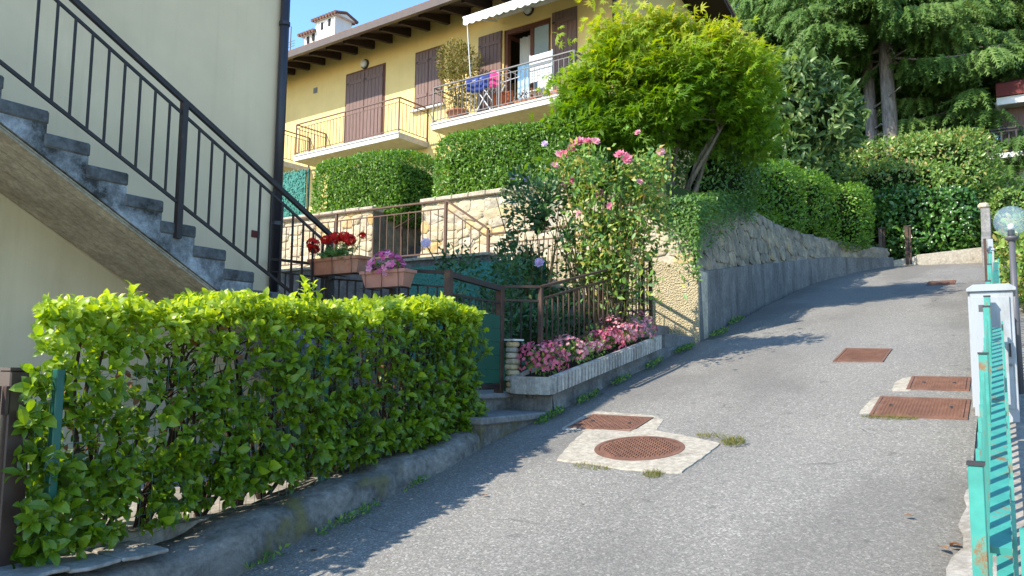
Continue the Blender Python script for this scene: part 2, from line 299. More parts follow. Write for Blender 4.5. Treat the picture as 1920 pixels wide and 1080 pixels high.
# ---------------------------------------------------------------- foliage: many leaf faces written straight into one mesh
def T(verts, faces): return np.array(verts, float), faces
def oval(w=.42, curl=.12):
    v = [(0,0,0)]; f = []
    rows = [(.22, .72), (.5, 1.), (.8, .68)]
    for y, k in rows: z = curl*math.sin(PI*y) ; v += [(-w*k/2, y, z+.07*k), (0, y, z), (w*k/2, y, z+.07*k)]
    v.append((0, 1, -.05)); f = [(0,2,1), (0,3,2)]
    for i in (0, 1): a = 1+3*i; f += [(a, a+1, a+4, a+3), (a+1, a+2, a+5, a+4)]
    f += [(7,8,10), (8,9,10)]; return T(v, f)
L_OVAL = oval(.5); L_LONG = oval(.3, .1)
L_MID = T([(0,0,0), (-.23,.45,.06), (0,.5,0), (.23,.45,.06), (0,1,-.04)], [(0,2,1), (0,3,2), (1,2,4), (2,3,4)])
L_TINY = T([(0,0,0), (-.27,.5,.07), (.27,.5,.07), (0,1,0)], [(0,2,1), (1,2,3)])
def _star(n, spread, rw):
    v = [(0,.12,0)]; f = []
    for i in range(n):
        a = (i-(n-1)/2)*spread; l = 1-.28*abs(i-(n-1)/2)/((n-1)/2)
        c, s_ = math.cos(a), math.sin(a); k = len(v)
        v += [(s_*l*.42-c*rw, .12+c*l*.42+s_*rw, .02), (s_*l*.42+c*rw, .12+c*l*.42-s_*rw, .02), (s_*l, .12+c*l, -.06)]; f += [(0, k+1, k), (k, k+1, k+2)]
    return T(v, f)
L_MAPLE = _star(5, .62, .1)
def _spray():
    v = []; f = []
    for i in range(8):
        y = i/8; l = .2*(1-.6*y)
        for sg in (-1, 1):
            k = len(v); v += [(0, y, 0), (sg*l, y+.16, -.03+.05*((i*7) % 3-1)), (0, y+.1, 0)]; f.append((k, k+1, k+2))
    k = len(v); v += [(-.03,0,0), (.03,0,0), (0,1.05,0)]; f.append((k,k+1,k+2)); return T(v, f)
L_SPRAY = _spray()
def _flower(n=5, cup=.25):
    v = [(0,0,0)]; f = []
    for i in range(n):
        a = 2*PI*i/n; b = PI/n*.92
        k = len(v); v += [(math.cos(a-b)*.6, math.sin(a-b)*.6, cup*.6), (math.cos(a)*1., math.sin(a)*1., cup), (math.cos(a+b)*.6, math.sin(a+b)*.6, cup*.6)]; f.append((0, k, k+1, k+2))
    return T(v, f)
L_FLOWER = _flower()
def _rosette():
    v = []; f = []
    for r, n, z, cup in ((1., 7, 0, .3), (.72, 6, .12, .5), (.42, 5, .25, .5)):
        for i in range(n):
            a = 2*PI*(i+.3*r)/n; b = PI/n*1.2; k = len(v)
            v += [(0,0,z), (math.cos(a-b)*r*.7, math.sin(a-b)*r*.7, z+cup*.5), (math.cos(a)*r, math.sin(a)*r, z+cup), (math.cos(a+b)*r*.7, math.sin(a+b)*r*.7, z+cup*.5)]; f.append((k,k+1,k+2,k+3))
    return T(v, f)
L_ROSE = _rosette()
L_BLADE = T([(-.05,0,0), (.05,0,0), (0,1,.25)], [(0,1,2)])
def unit(a): return a/np.maximum(np.linalg.norm(a, axis=1, keepdims=True), 1e-9)
def cloud(name, P, D, Nn, S, tpl, mat, parent, rnd=None, kind=None):
    tv, tf = tpl; n = len(P); D = unit(np.asarray(D, float)); X = unit(np.cross(D, Nn) + 1e-6); Z = np.cross(X, D)
    V = P[:, None, :] + S[:, None, None]*(tv[None, :, 0:1]*X[:, None, :] + tv[None, :, 1:2]*D[:, None, :] + tv[None, :, 2:3]*Z[:, None, :])
    k = len(tv); off = np.array(BASE[root_of(parent).name]) if parent else np.zeros(3); V = (V - off).reshape(-1, 3)
    lv = np.concatenate([np.array(f) for f in tf]); lt = np.array([len(f) for f in tf]); base = (np.arange(n)*k)
    loops = (lv[None, :] + base[:, None]).ravel(); tot = np.tile(lt, n); st = np.concatenate([[0], np.cumsum(tot)[:-1]])
    me = bpy.data.meshes.new(name); me.vertices.add(len(V)); me.vertices.foreach_set('co', V.ravel().astype(np.float32))
    me.loops.add(len(loops)); me.loops.foreach_set('vertex_index', loops.astype(np.int32))
    me.polygons.add(len(tot)); me.polygons.foreach_set('loop_start', st.astype(np.int32)); me.polygons.foreach_set('loop_total', tot.astype(np.int32))
    a = me.attributes.new('rnd', 'FLOAT', 'POINT'); rnd = RNG.random(n) if rnd is None else np.clip(rnd, 0, .99); a.data.foreach_set('value', np.repeat(rnd, k).astype(np.float32))
    me.update(calc_edges=True); me.materials.append(mat)
    o = bpy.data.objects.new(name, me); COL.objects.link(o)
    if parent: o.parent = parent
    if kind: o['kind'] = kind
    return o
_W = RNG.normal(size=(14, 3)); _PH = RNG.random(14)*6.28
def lump(P, f): return np.sin(P @ _W.T*f + _PH).mean(1)*2.2
def rdir(n): return unit(RNG.normal(size=(n, 3)))
def superpts(blobs, n, inner=.12, lumpf=2.2, lumpa=.09):
    """points spread through the outer layer of a set of rounded boxes (cx,cy,cz,rx,ry,rz,power)"""
    ar = np.array([b[3]*b[4]+b[4]*b[5]+b[3]*b[5] for b in blobs]); cnt = (n*ar/ar.sum()).astype(int); P = []; Q = []
    for b, c in zip(blobs, cnt):
        c = int(c*1.5)+5; r = np.array(b[3:6]); p = b[6]
        d = rdir(c)*1.0; cube = RNG.random((c, 3))*2-1; ax = RNG.choice(3, c, p=np.array([r[1]*r[2], r[0]*r[2], r[0]*r[1]])/(r[1]*r[2]+r[0]*r[2]+r[0]*r[1])); cube[np.arange(c), ax] = RNG.choice([-1., 1.], c)
        q = cube / (np.abs(cube)**p).sum(1)[:, None]**(1/p)
        nr = unit(np.sign(q)*np.abs(q)**(p-1)/r); dep = RNG.exponential(inner, c)
        pt = np.array(b[:3]) + q*r; pt = pt + nr*(lump(pt, lumpf)*lumpa - dep)[:, None]
        ok = np.ones(c, bool)
        for b2 in blobs:
            if b2 is b: continue
            ok &= ((np.abs((pt-np.array(b2[:3]))/np.array(b2[3:6]))**b2[6]).sum(1) > .8)
        P.append(pt[ok]); Q.append(nr[ok])
    P = np.concatenate(P); Q = np.concatenate(Q); i = RNG.permutation(len(P))[:n]; return P[i], Q[i]
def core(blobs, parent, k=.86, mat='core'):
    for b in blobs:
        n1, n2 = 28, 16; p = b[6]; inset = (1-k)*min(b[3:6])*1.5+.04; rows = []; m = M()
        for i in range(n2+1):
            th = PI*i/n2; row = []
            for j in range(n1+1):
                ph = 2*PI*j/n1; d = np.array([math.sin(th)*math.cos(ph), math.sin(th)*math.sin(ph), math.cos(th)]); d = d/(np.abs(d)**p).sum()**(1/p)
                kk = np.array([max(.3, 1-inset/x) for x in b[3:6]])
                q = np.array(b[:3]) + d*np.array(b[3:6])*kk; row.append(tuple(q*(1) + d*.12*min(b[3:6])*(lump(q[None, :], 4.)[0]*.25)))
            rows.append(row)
        m.strip(rows); part('inner_core', m, A[mat], parent)  # solid dark shell added to close see-through gaps between leaves, no modelled branches
def shrub(name, label, cat, blobs, n, size, tpl, mat, fr=RD, inner=.1, upb=.5, lumpa=.09, lumpf=2.2, group=None, corek=.84, rb=None, flop=.6, coremat='core', front=None):
    zb = min(b[2]-b[5] for b in blobs); c = blobs[0]; t = thing(name, label, cat, (c[0], c[1], zb), fr, group)
    P, Q = superpts(blobs, int(n*1.6) if front else n, inner, lumpf, lumpa)
    if front: kp = Q[:, 1] < front; P, Q = P[kp], Q[kp]
    n = len(P)
    D = unit(Q*.3 + np.array([0,0,upb*.6]) + rdir(n)*flop*1.5); NN = unit(Q*1.1 + np.array([0,0,.45]) + rdir(n)*.75)
    S = size*(.65 + .6*RNG.random(n)); rnd = np.clip(RNG.random(n)*.75 + lump(P, 3.1)*.12 + .1, 0, .99) if rb is None else rb(P, RNG.random(n))
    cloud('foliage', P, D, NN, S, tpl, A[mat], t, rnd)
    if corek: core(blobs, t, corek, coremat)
    return t

# ---------------------------------------------------------------- railings with every bar a part
def railing(name, label, cat, tops, h, mat, fr=RD, bar=.012, step=.12, rails=((0,.045,.03), (.1,.02,.02)), bot=.06, posts=None, pw=.035, rootb=None, parent=None, barmat=None, post_ext=0, bars=True):
    t = parent or thing(name, label, cat, rootb or (tops[0][0], tops[0][1], tops[0][2]-h), fr)
    mt = A[mat]; bm_ = A[barmat or mat]; d1 = rails[1][0] if len(rails) > 1 else 0
    me = mesh_of('bar', M().box(-bar/2, bar/2, -bar/2, bar/2, -(h-bot-d1), 0), bm_)
    for p, q in zip(tops[:-1], tops[1:]):
        p, q = Vector(p), Vector(q); L = ((q-p).xy).length
        for k, (dz, a, b) in enumerate(rails): part('handrail' if k == 0 else 'rail', M().bar(p-Vector((0,0,dz)), q-Vector((0,0,dz)), a, b), mt, t)
        part('rail', M().bar(p-Vector((0,0,h-bot)), q-Vector((0,0,h-bot)), .02, .02), mt, t)
        if bars:
            n = max(1, int(round(L/step)))
            for i in range(1, n): inst('bar', me, t, p+(q-p)*(i/n)-Vector((0,0,d1)))
    for p in (posts if posts is not None else tops):
        part('post', M().bar((p[0], p[1], p[2]-h-post_ext), (p[0], p[1], p[2]-rails[0][2]/2), pw), mt, t)
    return t

# ---------------------------------------------------------------- the setting: terrain, lane, yards
def zr(s): return .2*s + .556
def sm(a, b, x): t = min(1, max(0, (x-a)/(b-a))); return t*t*(3-2*t)
def zt(x, y):
    road = zr(min(y, 19)) - .09 + .26*max(0, y-19) if y > -14 else zr(-14) - .09 + .1*(y+14)
    if y > 60: road -= .12*(y-60)
    if x < -.4 and y < 7.7: return (min(road, .72) if y < 2.6 else min(road-.25, 1.3 if y < 6.45 else 3.1)) if x > -30 else min(road, 1)
    if -6.21 < x < -4.94 and y < 10.25: return 3.0
    if x < -.5 and y < 19.2: return max(road, 4.42 + .09*(y-7.7)) - .05
    return road
xs = [-260, -180, -120, -80, -50, -30, -20, -14, -10, -8, -6.25, -6.2, -4.95, -4.9, -4.5, -3.5, -2.5, -1.5, -1, -.7, -.55, -.35, -.2, 0, .5, 1, 2, 3, 3.3, 3.5, 4, 5, 7, 10, 15, 22, 30, 45, 70, 110, 180, 260]
ys = [-120, -80, -50, -30, -20, -14, -10, -7, -5, -3, -2, -1, 0, 1, 2, 2.55, 2.7, 4, 5.5, 6.4, 6.5, 7.65, 7.75, 9, 10.2, 10.3, 11, 13, 15, 17, 18.5, 19.1, 19.4, 21, 24, 28, 33, 40, 50, 60, 80, 120, 200, 300]
struct('terrain', M().strip([[(x, y, zt(x, y)) for x in xs] for y in ys]), A['earth'], smooth=False)
def roadz(x, y): return zr(y) + .012*math.sin(1.3*x+.7*y) + .008*math.sin(2.9*y+x) - .015*abs(x-1.6)/1.6
rows = []
for i in range(120):
    y = -13 + i*(18.55+13)/119
    rows.append([(x, y, roadz(x, y)) for x in np.linspace(-.03 if y < 16 else -.03+.32*(y-16), 3.36 if y < 14.5 else 3.36+(y-14.5)*.9, 15)])
struct('road', M().strip(rows), A['asphalt'], smooth=True)
struct('side_yard', M().strip([[(x, y, zr(y)-.035) for x in (3.36, 3.6, 4.5, 6.5)] for y in np.linspace(-13, 14, 28)]), A['ryard'])
struct('yard', M().box(-3.1, -.36, -6, 2.5, .6, .8), A['yard'])
# strip of broken asphalt and cement edging along the fence
struct('edging', M().strip([[(3.31+.03*math.sin(y*5)+.02*math.sin(y*13)+.1*max(0, y-1.6), y, zr(y)+.006), (3.42, y, zr(y)+.02), (3.46, y, zr(y)-.03)] for y in np.linspace(-4, 2.6, 50)]), A['kerbcap'])

# ---------------------------------------------------------------- house with the outside staircase
t = thing('stair_house', 'big plain cream house wall beside the outside staircase, far left', 'house', (-3.1, 2.77, .7))
part('wall', M().box(-9.5, -3.1, -2.0, 2.77, .3, 6.7), A['cream'], t)
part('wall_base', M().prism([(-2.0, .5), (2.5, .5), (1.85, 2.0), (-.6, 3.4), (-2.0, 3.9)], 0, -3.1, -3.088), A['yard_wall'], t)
part('roof', M().box(-9.6, -3.0, -2.1, 2.87, 6.7, 6.8), A['tile'], t)
d = part('downpipe', M().tube([(-3.045, 2.78, 2.45), (-3.045, 2.78, 6.7)], .052, 10), A['pipe'], t, smooth=True)
for z in (3.2, 5.45, 6.6): part('bracket', M().lathe((-3.045, 2.78, z), [(.053,-.025), (.062,-.02), (.062,.02), (.053,.025)], 12), A['pipe'], d)
part('number_plate', M().box(-3.1, -3.085, 2.5, 2.6, 3.02, 3.09), A['red'], t)

t = thing('staircase', 'outside concrete staircase with dark treads and whitewashed side climbing the cream house', 'staircase', (-2.1, 2.0, .8))
NS = range(-7, 11)
poly = []
for k in NS: s1 = -.075+.307*k; zz = 3.47-.16*k-.055; poly += [(s1-.307, zz), (s1, zz)]
und = [(s, 3.10-.56*(s)) for s in (1.95, 1.0, 0, -1, -2.4)]
und = [(3.05, 1.7), (2.6, 1.55)] + [(s, z) for s, z in und]
part('stair_flight', M().prism(poly + und, 0, -3.086, -2.12), A['stair'], t)
part('soffit', M().prism([(-2.4, 4.43), (1.95, 2.0), (1.955, 1.985), (-2.4, 4.415)], 0, -3.086, -2.135), A['soffit'], t)
for i in range(7):
    x = -3.08+.135*i; part('soffit_board', M().prism([(-2.4, 4.414), (1.94, 1.990), (1.94, 1.972), (-2.4, 4.396)], 0, x, x+.131-random.random()*.006), A['soffit'], t)
for k in NS:
    s1 = -.075+.307*k; z1 = 3.47-.16*k; part('step', M().box(-3.086, -2.108, s1-.32, s1+.008, z1-.1, z1), A['tread'], t, .012)
def hz(s): return 4.36-.517*s
t = thing('stair_railing', 'dark steel stair railing with thick sloping handrail on the outside staircase', 'railing', (-2.1, 2.67, 1.9))
a, b = (-2.1, -2.2, hz(-2.2)), (-2.1, 2.67, hz(2.67))
part('handrail', M().bar(a, b, .038, .042), A['rail'], t); dz = Vector((0, 0, .115))
part('rail', M().bar(Vector(a)-dz, Vector(b)-dz, .018, .022), A['rail'], t); part('rail', M().bar(Vector(a)-dz*7.5, Vector(b)-dz*7.5, .02, .025), A['rail'], t)
me = mesh_of('bar', M().box(-.008, .008, -.008, .008, -.75, 0), A['rail'])
for i in range(-9, 13): s = .98+.131*i+.02*(i > 0); inst('bar', me, t, (-2.1, s, hz(s)-.11)) if i else None
for s, h in ((.98, 1.15), (2.66, 1.1), (-1.0, 1.15)): part('post', M().bar((-2.1, s, hz(s)-h), (-2.1, s, hz(s)), .05, .05), A['rail'], t)

# ---------------------------------------------------------------- kerb wall, wire fence and gate post by the front hedge
t = thing('kerb_wall', 'low weathered concrete kerb wall under the clipped front hedge', 'wall', (0, 0, .5))
rows = []
for i in range(46):
    s = -1.35+i*(3.7/45); top = max(.74+.05*math.sin(s*3), zr(s)+.2-.07*sm(0, 2.3, s)) + .012*math.sin(9*s)+.008*math.sin(23*s); j = .014*math.sin(7*s+1)+.01*math.sin(17*s)
    rows.append([(.01+j, s, zr(s)-.15), (.0+j*.7, s, zr(s)+.03), (-.015+j, s, top-.035), (-.05+j, s, top), (-.2, s, top+.015), (-.42, s, top+.005), (-.44, s, .5)])
part('kerb', M().strip(rows), A['kerb'], t, smooth=True)
part('kerb_end', M().box(-.43, .005, -1.37, -1.345, .2, .73), A['kerb'], t)
for i in range(4):                     # thin broken capping slabs at the lower end
    s = -1.34+i*.25; z0 = max(.747, zr(s+.1)+.207)+.006*(i % 2)+.01*math.sin(s*3); e = .235+.02*random.random(); j = lambda a: random.uniform(-a, a)
    pts = [(-.03+j(.02), s+j(.012)), (-.012+j(.015), s+e*.3), (-.02+j(.02), s+e*.7), (-.05+j(.03), s+e), (-.2, s+e+j(.02)), (-.36+j(.02), s+e*.95), (-.38, s+e*.4), (-.36+j(.02), s+.01), (-.2, s+j(.012))]
    part('cap_stone', M().prism(pts, 2, z0, z0+.018), A['kerbcap'], t, .005)
t = thing('wire_fence', 'green posts and thin wire mesh standing in front of the hedge', 'fence', (-.14, .5, .8))
for s, zb, zt_ in ((-.86, .74, 1.66), (.88, .93, 1.86), (2.55, 1.15, 1.9)): part('post', M().bar((-.2-.05*(s > 0), s, zb), (-.2-.05*(s > 0), s, zt_), .04), A['greenpost'], t, .004)
m = M()
for k in range(9):
    z0 = .80+.105*k; m.bar((-.19, -.95, z0-.03), (-.22, .88, z0+.11), .002); m.bar((-.22, .88, z0+.11), (-.22, 2.55, z0+.32), .002)
for i in range(60):
    s = -.95+i*.06; zb = .77+.08*(s+.95)+(.05*max(0, s-.88)); m.bar((-.205, s, zb), (-.205, s, zb+.9), .0016)
part('mesh_wire', m, A['wire'], t); 
for i in range(4): part('brace_wire', M().tube([(-.14, -.93, 1.2+.02*i), (-.12, -.9, 1.23+.05*random.random()), (-.14, -.86, 1.21+.02*i)], .002, 4), A['wire'], t)
t = thing('steel_gate', 'brown enamelled steel gate post cut off at the left edge', 'gate', (-.33, -1.0, .7))
part('post', M().box(-.40, -.29, -1.03, -.925, .55, 1.65), A['gatepost'], t, .006); part('post_cap', M().box(-.405, -.285, -1.035, -.92, 1.651, 1.665), A['gatepost'], t)
part('gate_leaf', M().box(-.37, -.32, -2.2, -1.05, .7, 1.58), A['gatepost'], t); part('latch', M().box(-.315, -.28, -1.048, -1.034, 1.45, 1.58), A['gatepost'], t)

# front hedge
t = thing('front_hedge', 'near clipped hedge of glossy bright green leaves behind the kerb wall', 'hedge', (-.45, .8, .75))
def htop(s): return 1.97+.065*(s+1)+.03*np.sin(s*4.1)+.02*np.sin(s*9.7)
def hbot(s): return .78+.115*(s+1)
shoots = []; 
NSH = 3100
def shoot(s, wv, z, d):
    if s > -.97+.75*(-.25-wv)+.35*max(0, z-1.82)+.04*math.sin(z*8): shoots.append((wv, s, z, *d))
for _ in range(NSH):
    r = random.random(); s = random.uniform(-1.0, 2.62)
    if r < .44:                                   # the sheared top
        wv = random.uniform(-.82, -.2); z = htop(s) - abs(random.gauss(0, .05)) - .05*(abs(wv+.5) > .24); d = (random.gauss(0,.35)+(.35 if wv > -.35 else 0), random.gauss(0,.35), 1)
    elif r < .87:                                 # the road side
        z = random.uniform(hbot(s), htop(s)); wv = -.17 - abs(random.gauss(0, .075)) - .03*math.sin(z*9+s*5)
        k = math.sin(s*5.3+1.1)*math.sin(z*6.1+s*1.7) + .6*math.sin(s*11+z*9); fr_ = (z-hbot(s))/(htop(s)-hbot(s))
        if fr_ < .74 and k < -.02+.25*(.35 < fr_ < .66) and random.random() < .36: continue
        d = (1, random.gauss(-.1,.5), random.gauss(.45,.4))
    elif r < .94:                                 # the two ends
        e = random.random() < .6; wv = random.uniform(-.8, -.2); s = (-.96+.75*(-.25-wv)+abs(random.gauss(0,.08))) if e else (2.62-abs(random.gauss(0,.05))); z = random.uniform(hbot(s), htop(s)); d = (random.gauss(0,.4), -1 if e else 1, random.gauss(.4,.3))
    else:
        wv = random.uniform(-.75, -.3); z = random.uniform(hbot(s)+.2, htop(s)); d = (random.gauss(0,.5), random.gauss(0,.5), 1)
    shoot(s, wv, z, d)
for _ in range(330):
    s = random.uniform(-.95, 2.6); shoot(s, random.uniform(-.32, -.12), float(hbot(s))+abs(random.gauss(0,.16))-.0, (1, random.gauss(0,.5), random.gauss(.1,.4))) if math.sin(s*7.3+1)+.5*math.sin(s*17) > -.75 else None
for s, wv, z in ((.72, -.3, 2.21), (.78, -.28, 2.2), (.7, -.27, 2.16), (2.3, -.4, 2.22), (-.4, -.4, 2.06)): shoot(s, wv, z, (0, 0, 1)); shoot(s+.02, wv+.02, z-.05, (.3, .1, 1))
P, D, NN, S, K = [], [], [], [], []
for x, y, z, dx, dy, dz in shoots:
    d = np.array([dx, dy, dz])/math.sqrt(dx*dx+dy*dy+dz*dz); n = random.randint(5, 9); a = np.cross(d, [.3, .2, 1.]); a /= np.linalg.norm(a)+1e-6; b = np.cross(d, a); ph = random.random()*6.28
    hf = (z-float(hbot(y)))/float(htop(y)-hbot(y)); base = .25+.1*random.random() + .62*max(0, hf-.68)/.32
    for k in range(n):
        an = ph+2.4*k; el = .25+.9*(k/n); o = a*math.cos(an)+b*math.sin(an); dd = o*math.cos(el)+d*math.sin(el)
        P.append(np.array([x, y, z]) + d*(.05*k/n-.03)); D.append(dd + np.array([0,0,-.12])); NN.append(d*1.2 - o*.3 + np.array([0,0,.5]) + np.random.default_rng(len(P)).normal(size=3)*.2)
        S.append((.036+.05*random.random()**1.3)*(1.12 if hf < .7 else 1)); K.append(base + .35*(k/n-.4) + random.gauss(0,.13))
P, D, NN, S, K = map(np.array, (P, D, NN, S, K))
front = np.argsort(-(P[:, 0]*2.2 - P[:, 1]*.35 + S*12 + RNG.random(len(P))*.5))[:290]; rest = np.setdiff1d(np.arange(len(P)), front)
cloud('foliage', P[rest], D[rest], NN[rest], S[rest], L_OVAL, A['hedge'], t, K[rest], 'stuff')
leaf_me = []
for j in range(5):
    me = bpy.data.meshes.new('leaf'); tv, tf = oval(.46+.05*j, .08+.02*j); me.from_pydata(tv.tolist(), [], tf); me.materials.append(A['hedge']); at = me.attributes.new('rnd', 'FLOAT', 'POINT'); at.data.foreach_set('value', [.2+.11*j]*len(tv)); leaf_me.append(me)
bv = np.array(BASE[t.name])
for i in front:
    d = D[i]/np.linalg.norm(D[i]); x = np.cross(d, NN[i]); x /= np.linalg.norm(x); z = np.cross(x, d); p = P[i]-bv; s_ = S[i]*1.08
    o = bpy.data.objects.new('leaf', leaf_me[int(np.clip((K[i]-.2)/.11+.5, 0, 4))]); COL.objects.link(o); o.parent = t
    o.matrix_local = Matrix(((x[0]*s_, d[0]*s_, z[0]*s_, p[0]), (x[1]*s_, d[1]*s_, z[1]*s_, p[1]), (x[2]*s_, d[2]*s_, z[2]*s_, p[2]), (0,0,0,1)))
n = 170; ss = RNG.uniform(-.8, 2.5, n); P2 = np.stack([-.24-RNG.random(n)*.3, ss, hbot(ss)+(htop(ss)-hbot(ss))*RNG.uniform(.05, .85, n)], 1)
cloud('dead_leaf', P2, rdir(n)+[0,0,-.6], rdir(n), .05+.03*RNG.random(n), L_OVAL, A['deadleaf'], t, kind='stuff')
for i in range(13):
    s0 = -.7+.265*i+random.uniform(-.08, .08); m = M()
    for j in range(8):
        p = Vector((-.48+random.uniform(-.04,.04), s0+random.uniform(-.04,.04), float(hbot(s0))-.12)); pts = [p.copy()]; dd = Vector((random.uniform(-.5,.75), random.uniform(-.75,.75), 1)).normalized()
        for q in range(5): p = p+dd*random.uniform(.2,.27); dd = (dd+Vector((random.gauss(0,.25), random.gauss(0,.25), .25))).normalized(); pts.append(p.copy()); 
        pts = [v for v in pts if -.8 < v.x < -.26 and v.z < htop(v.y)-.12 and -.8+.75*(-.25-v.x) < v.y < 2.5]
        if len(pts) > 2: m.tube(pts, [.013*(1-.75*k/len(pts))+.002 for k in range(len(pts))], 5)
        for v in pts[1:]:
            for e in range(4): m.tube([v, v+Vector((random.uniform(-.02,.08), random.uniform(-.06,.1), random.uniform(.02,.08)))], [.0045, .0018], 4, False)
    part('stem', m, A['stem'], t)

# ---------------------------------------------------------------- garden steps and gate
t = thing('garden_steps', 'two stone steps leading up to the green sheeted garden gate', 'steps', (-.3, 3.0, .9))
part('step', M().box(-.9, .0, 2.36, 3.6, 1.215, 1.275), A['step'], t, .012)
part('riser', M().box(-.9, -.03, 2.38, 3.5, .7, 1.214), A['kerb'], t)
part('step', M().box(-1.2, -.47, 2.62, 4.4, 1.385, 1.435), A['step'], t, .012); part('riser', M().box(-1.2, -.5, 2.64, 4.4, 1.0, 1.384), A['kerb'], t)
t = thing('garden_gate', 'narrow brown metal garden gate covered with green sheet above the steps', 'gate', (-.55, 3.0, 1.44))
for s, z in ((2.6, 2.53), (3.43, 2.47)): part('gate_post', M().bar((-.55, s, 1.436), (-.55, s, z), .06), A['rustrail'], t, .004)
part('gate_post', M().bar((-.62, 3.5, 1.436), (-.62, 3.5, 2.44), .05), A['rustrail'], t)
part('frame', M().bar((-.55, 2.63, 2.49), (-.55, 3.4, 2.44), .05), A['rail'], t); part('frame', M().bar((-.55, 2.63, 2.32), (-.55, 3.4, 2.3), .02), A['rail'], t); part('frame', M().bar((-.55, 2.63, 1.5), (-.55, 3.4, 1.5), .035), A['rail'], t)
for i in range(1, 8): part('bar', M().bar((-.55, 2.63+.096*i, 1.52), (-.55, 2.63+.096*i, 2.31), .012), A['rail'], t)
for i in range(2):
    for j in range(5): part('sheet_panel', M().box(-.533, -.527-.002*((i+j) % 2), 2.64+.38*i, 3.016+.38*i, 1.53+.13*j, 1.657+.13*j), A['sheet'], t)

# concrete flower trough on its wall
t = thing('trough_wall', 'low stained wall under the concrete flower trough', 'wall', (-.1, 4.5, 1.2))
rows = []
for i in range(30):
    s = 3.56+i*(7.62-3.56)/29; top = 1.425+.18*(s-3.45) if s < 6.2 else 1.92+.07*(s-6.2)
    rows.append([(-.02+.008*math.sin(s*9), s, zr(s)-.2), (-.035+.01*math.sin(s*6), s, (zr(s)+top)/2), (-.04, s, top), (-.36, s, top), (-.36, s, 1)])
part('wall', M().strip(rows), A['cwall'], t); part('wall_end', M().box(-.5, -.04, 3.545, 3.565, 1.1, 1.42), A['cwall'], t)
t = thing('flower_trough', 'long ribbed concrete flower trough sloping up beside the lane', 'planter', (-.2, 4.8, 1.44))
def tz(s): return 1.605+.182*(s-3.45)
y0, y1 = 3.42, 6.1
part('back', M().prism([(y0, tz(y0)-.165), (y1, tz(y1)-.165), (y1, tz(y1)), (y0, tz(y0))], 0, -.42, -.385), A['planter'], t)
part('front', M().prism([(y0, tz(y0)-.165), (y1, tz(y1)-.165), (y1, tz(y1)), (y0, tz(y0))], 0, .0, .035), A['planter'], t)
for y in (y0, y1-.035): part('end', M().box(-.385, .0, y, y+.035, tz(y)-.17, tz(y)-.005), A['planter'], t)
part('soil', M().prism([(y0+.035, tz(y0)-.16), (y1-.035, tz(y1)-.16), (y1-.035, tz(y1)-.03), (y0+.035, tz(y0)-.03)], 0, -.385, .0), A['soil'], t)
nr = 38
for i in range(nr): 
    y = y0+.02+(y1-y0-.05)*i/nr; part('rib', M().prism([(y, tz(y)-.16), (y+.045, tz(y+.045)-.16), (y+.045, tz(y+.045)-.012), (y, tz(y)-.012)], 0, .0355, .05+.004*random.random()), A['planter'], t)
for i in range(4): x = -.40+.085*i; part('rib', M().box(x, x+.05, y0-.014, y0-.0005, tz(y0)-.16, tz(y0)-.012), A['planter'], t)
for s, x in ((3.5, -.3), (4.3, -.3)): part('bracket', M().box(x, x+.06, s, s+.05, 1.38+.18*(s-3.45), 1.44+.18*(s-3.45)), A['kerb'], t)

def flowers(name, label, blobs, mat, n, size, leafn=260, fr=RD, leaf='rose', group=None, leafsz=.05, tpl=L_FLOWER, k=.97):
    c = blobs[0]; t = thing(name, label, 'flowers', (c[0], c[1], c[2]-c[5]), fr, group)
    P, Q = superpts(blobs, leafn, .03, 6, .1); nn = len(P); cloud('foliage', P-Q*.02, Q+rdir(nn)*.7, Q+rdir(nn)*.5, leafsz*(.6+.6*RNG.random(nn)), L_MID, A[leaf], t)
    P, Q = superpts(blobs, n, .012, 7, .12); P = P[Q[:, 2] > -.55]; Q = Q[Q[:, 2] > -.55]; nn = len(P); Z = unit(Q+rdir(nn)*.45); D = unit(np.cross(Z, rdir(nn)))
    cloud('blossoms', P+Q*.012, D, Z, size*(.7+.5*RNG.random(nn)), tpl, A[mat], t, np.clip(RNG.random(nn)*.8+lump(P, 5)*.15, 0, .99)); return t
def bz(s): return tz(s)+.09
G = 'begonias in the concrete trough'
for s, x, r, mt, lab in ((3.66, -.22, (.2,.17,.16), 'f_pink', 'round clump of deep pink begonias at the near corner of the trough'), (4.13, -.13, (.17,.22,.13), 'f_pale', 'palest salmon pink begonia clump, second along the trough'),
    (4.52, -.15, (.17,.2,.12), 'f_rose', 'rose pink begonias just past the palest clump in the trough'), (4.95, -.2, (.19,.23,.17), 'f_pink', 'taller deep pink begonias in the middle of the trough'),
    (5.35, -.15, (.17,.21,.13), 'f_pale', 'light pink begonias between two darker clumps in the upper half of the trough'), (5.78, -.15, (.19,.26,.16), 'f_rose', 'pink begonia clump at the far upper end of the trough')):
    flowers('begonia', lab, [(x, s, bz(s)+.005, r[0]*.95, r[1]*1.05, r[2]*.9, 2.4)], mt, 430, .022, 260, RD, 'rose', G, .05)

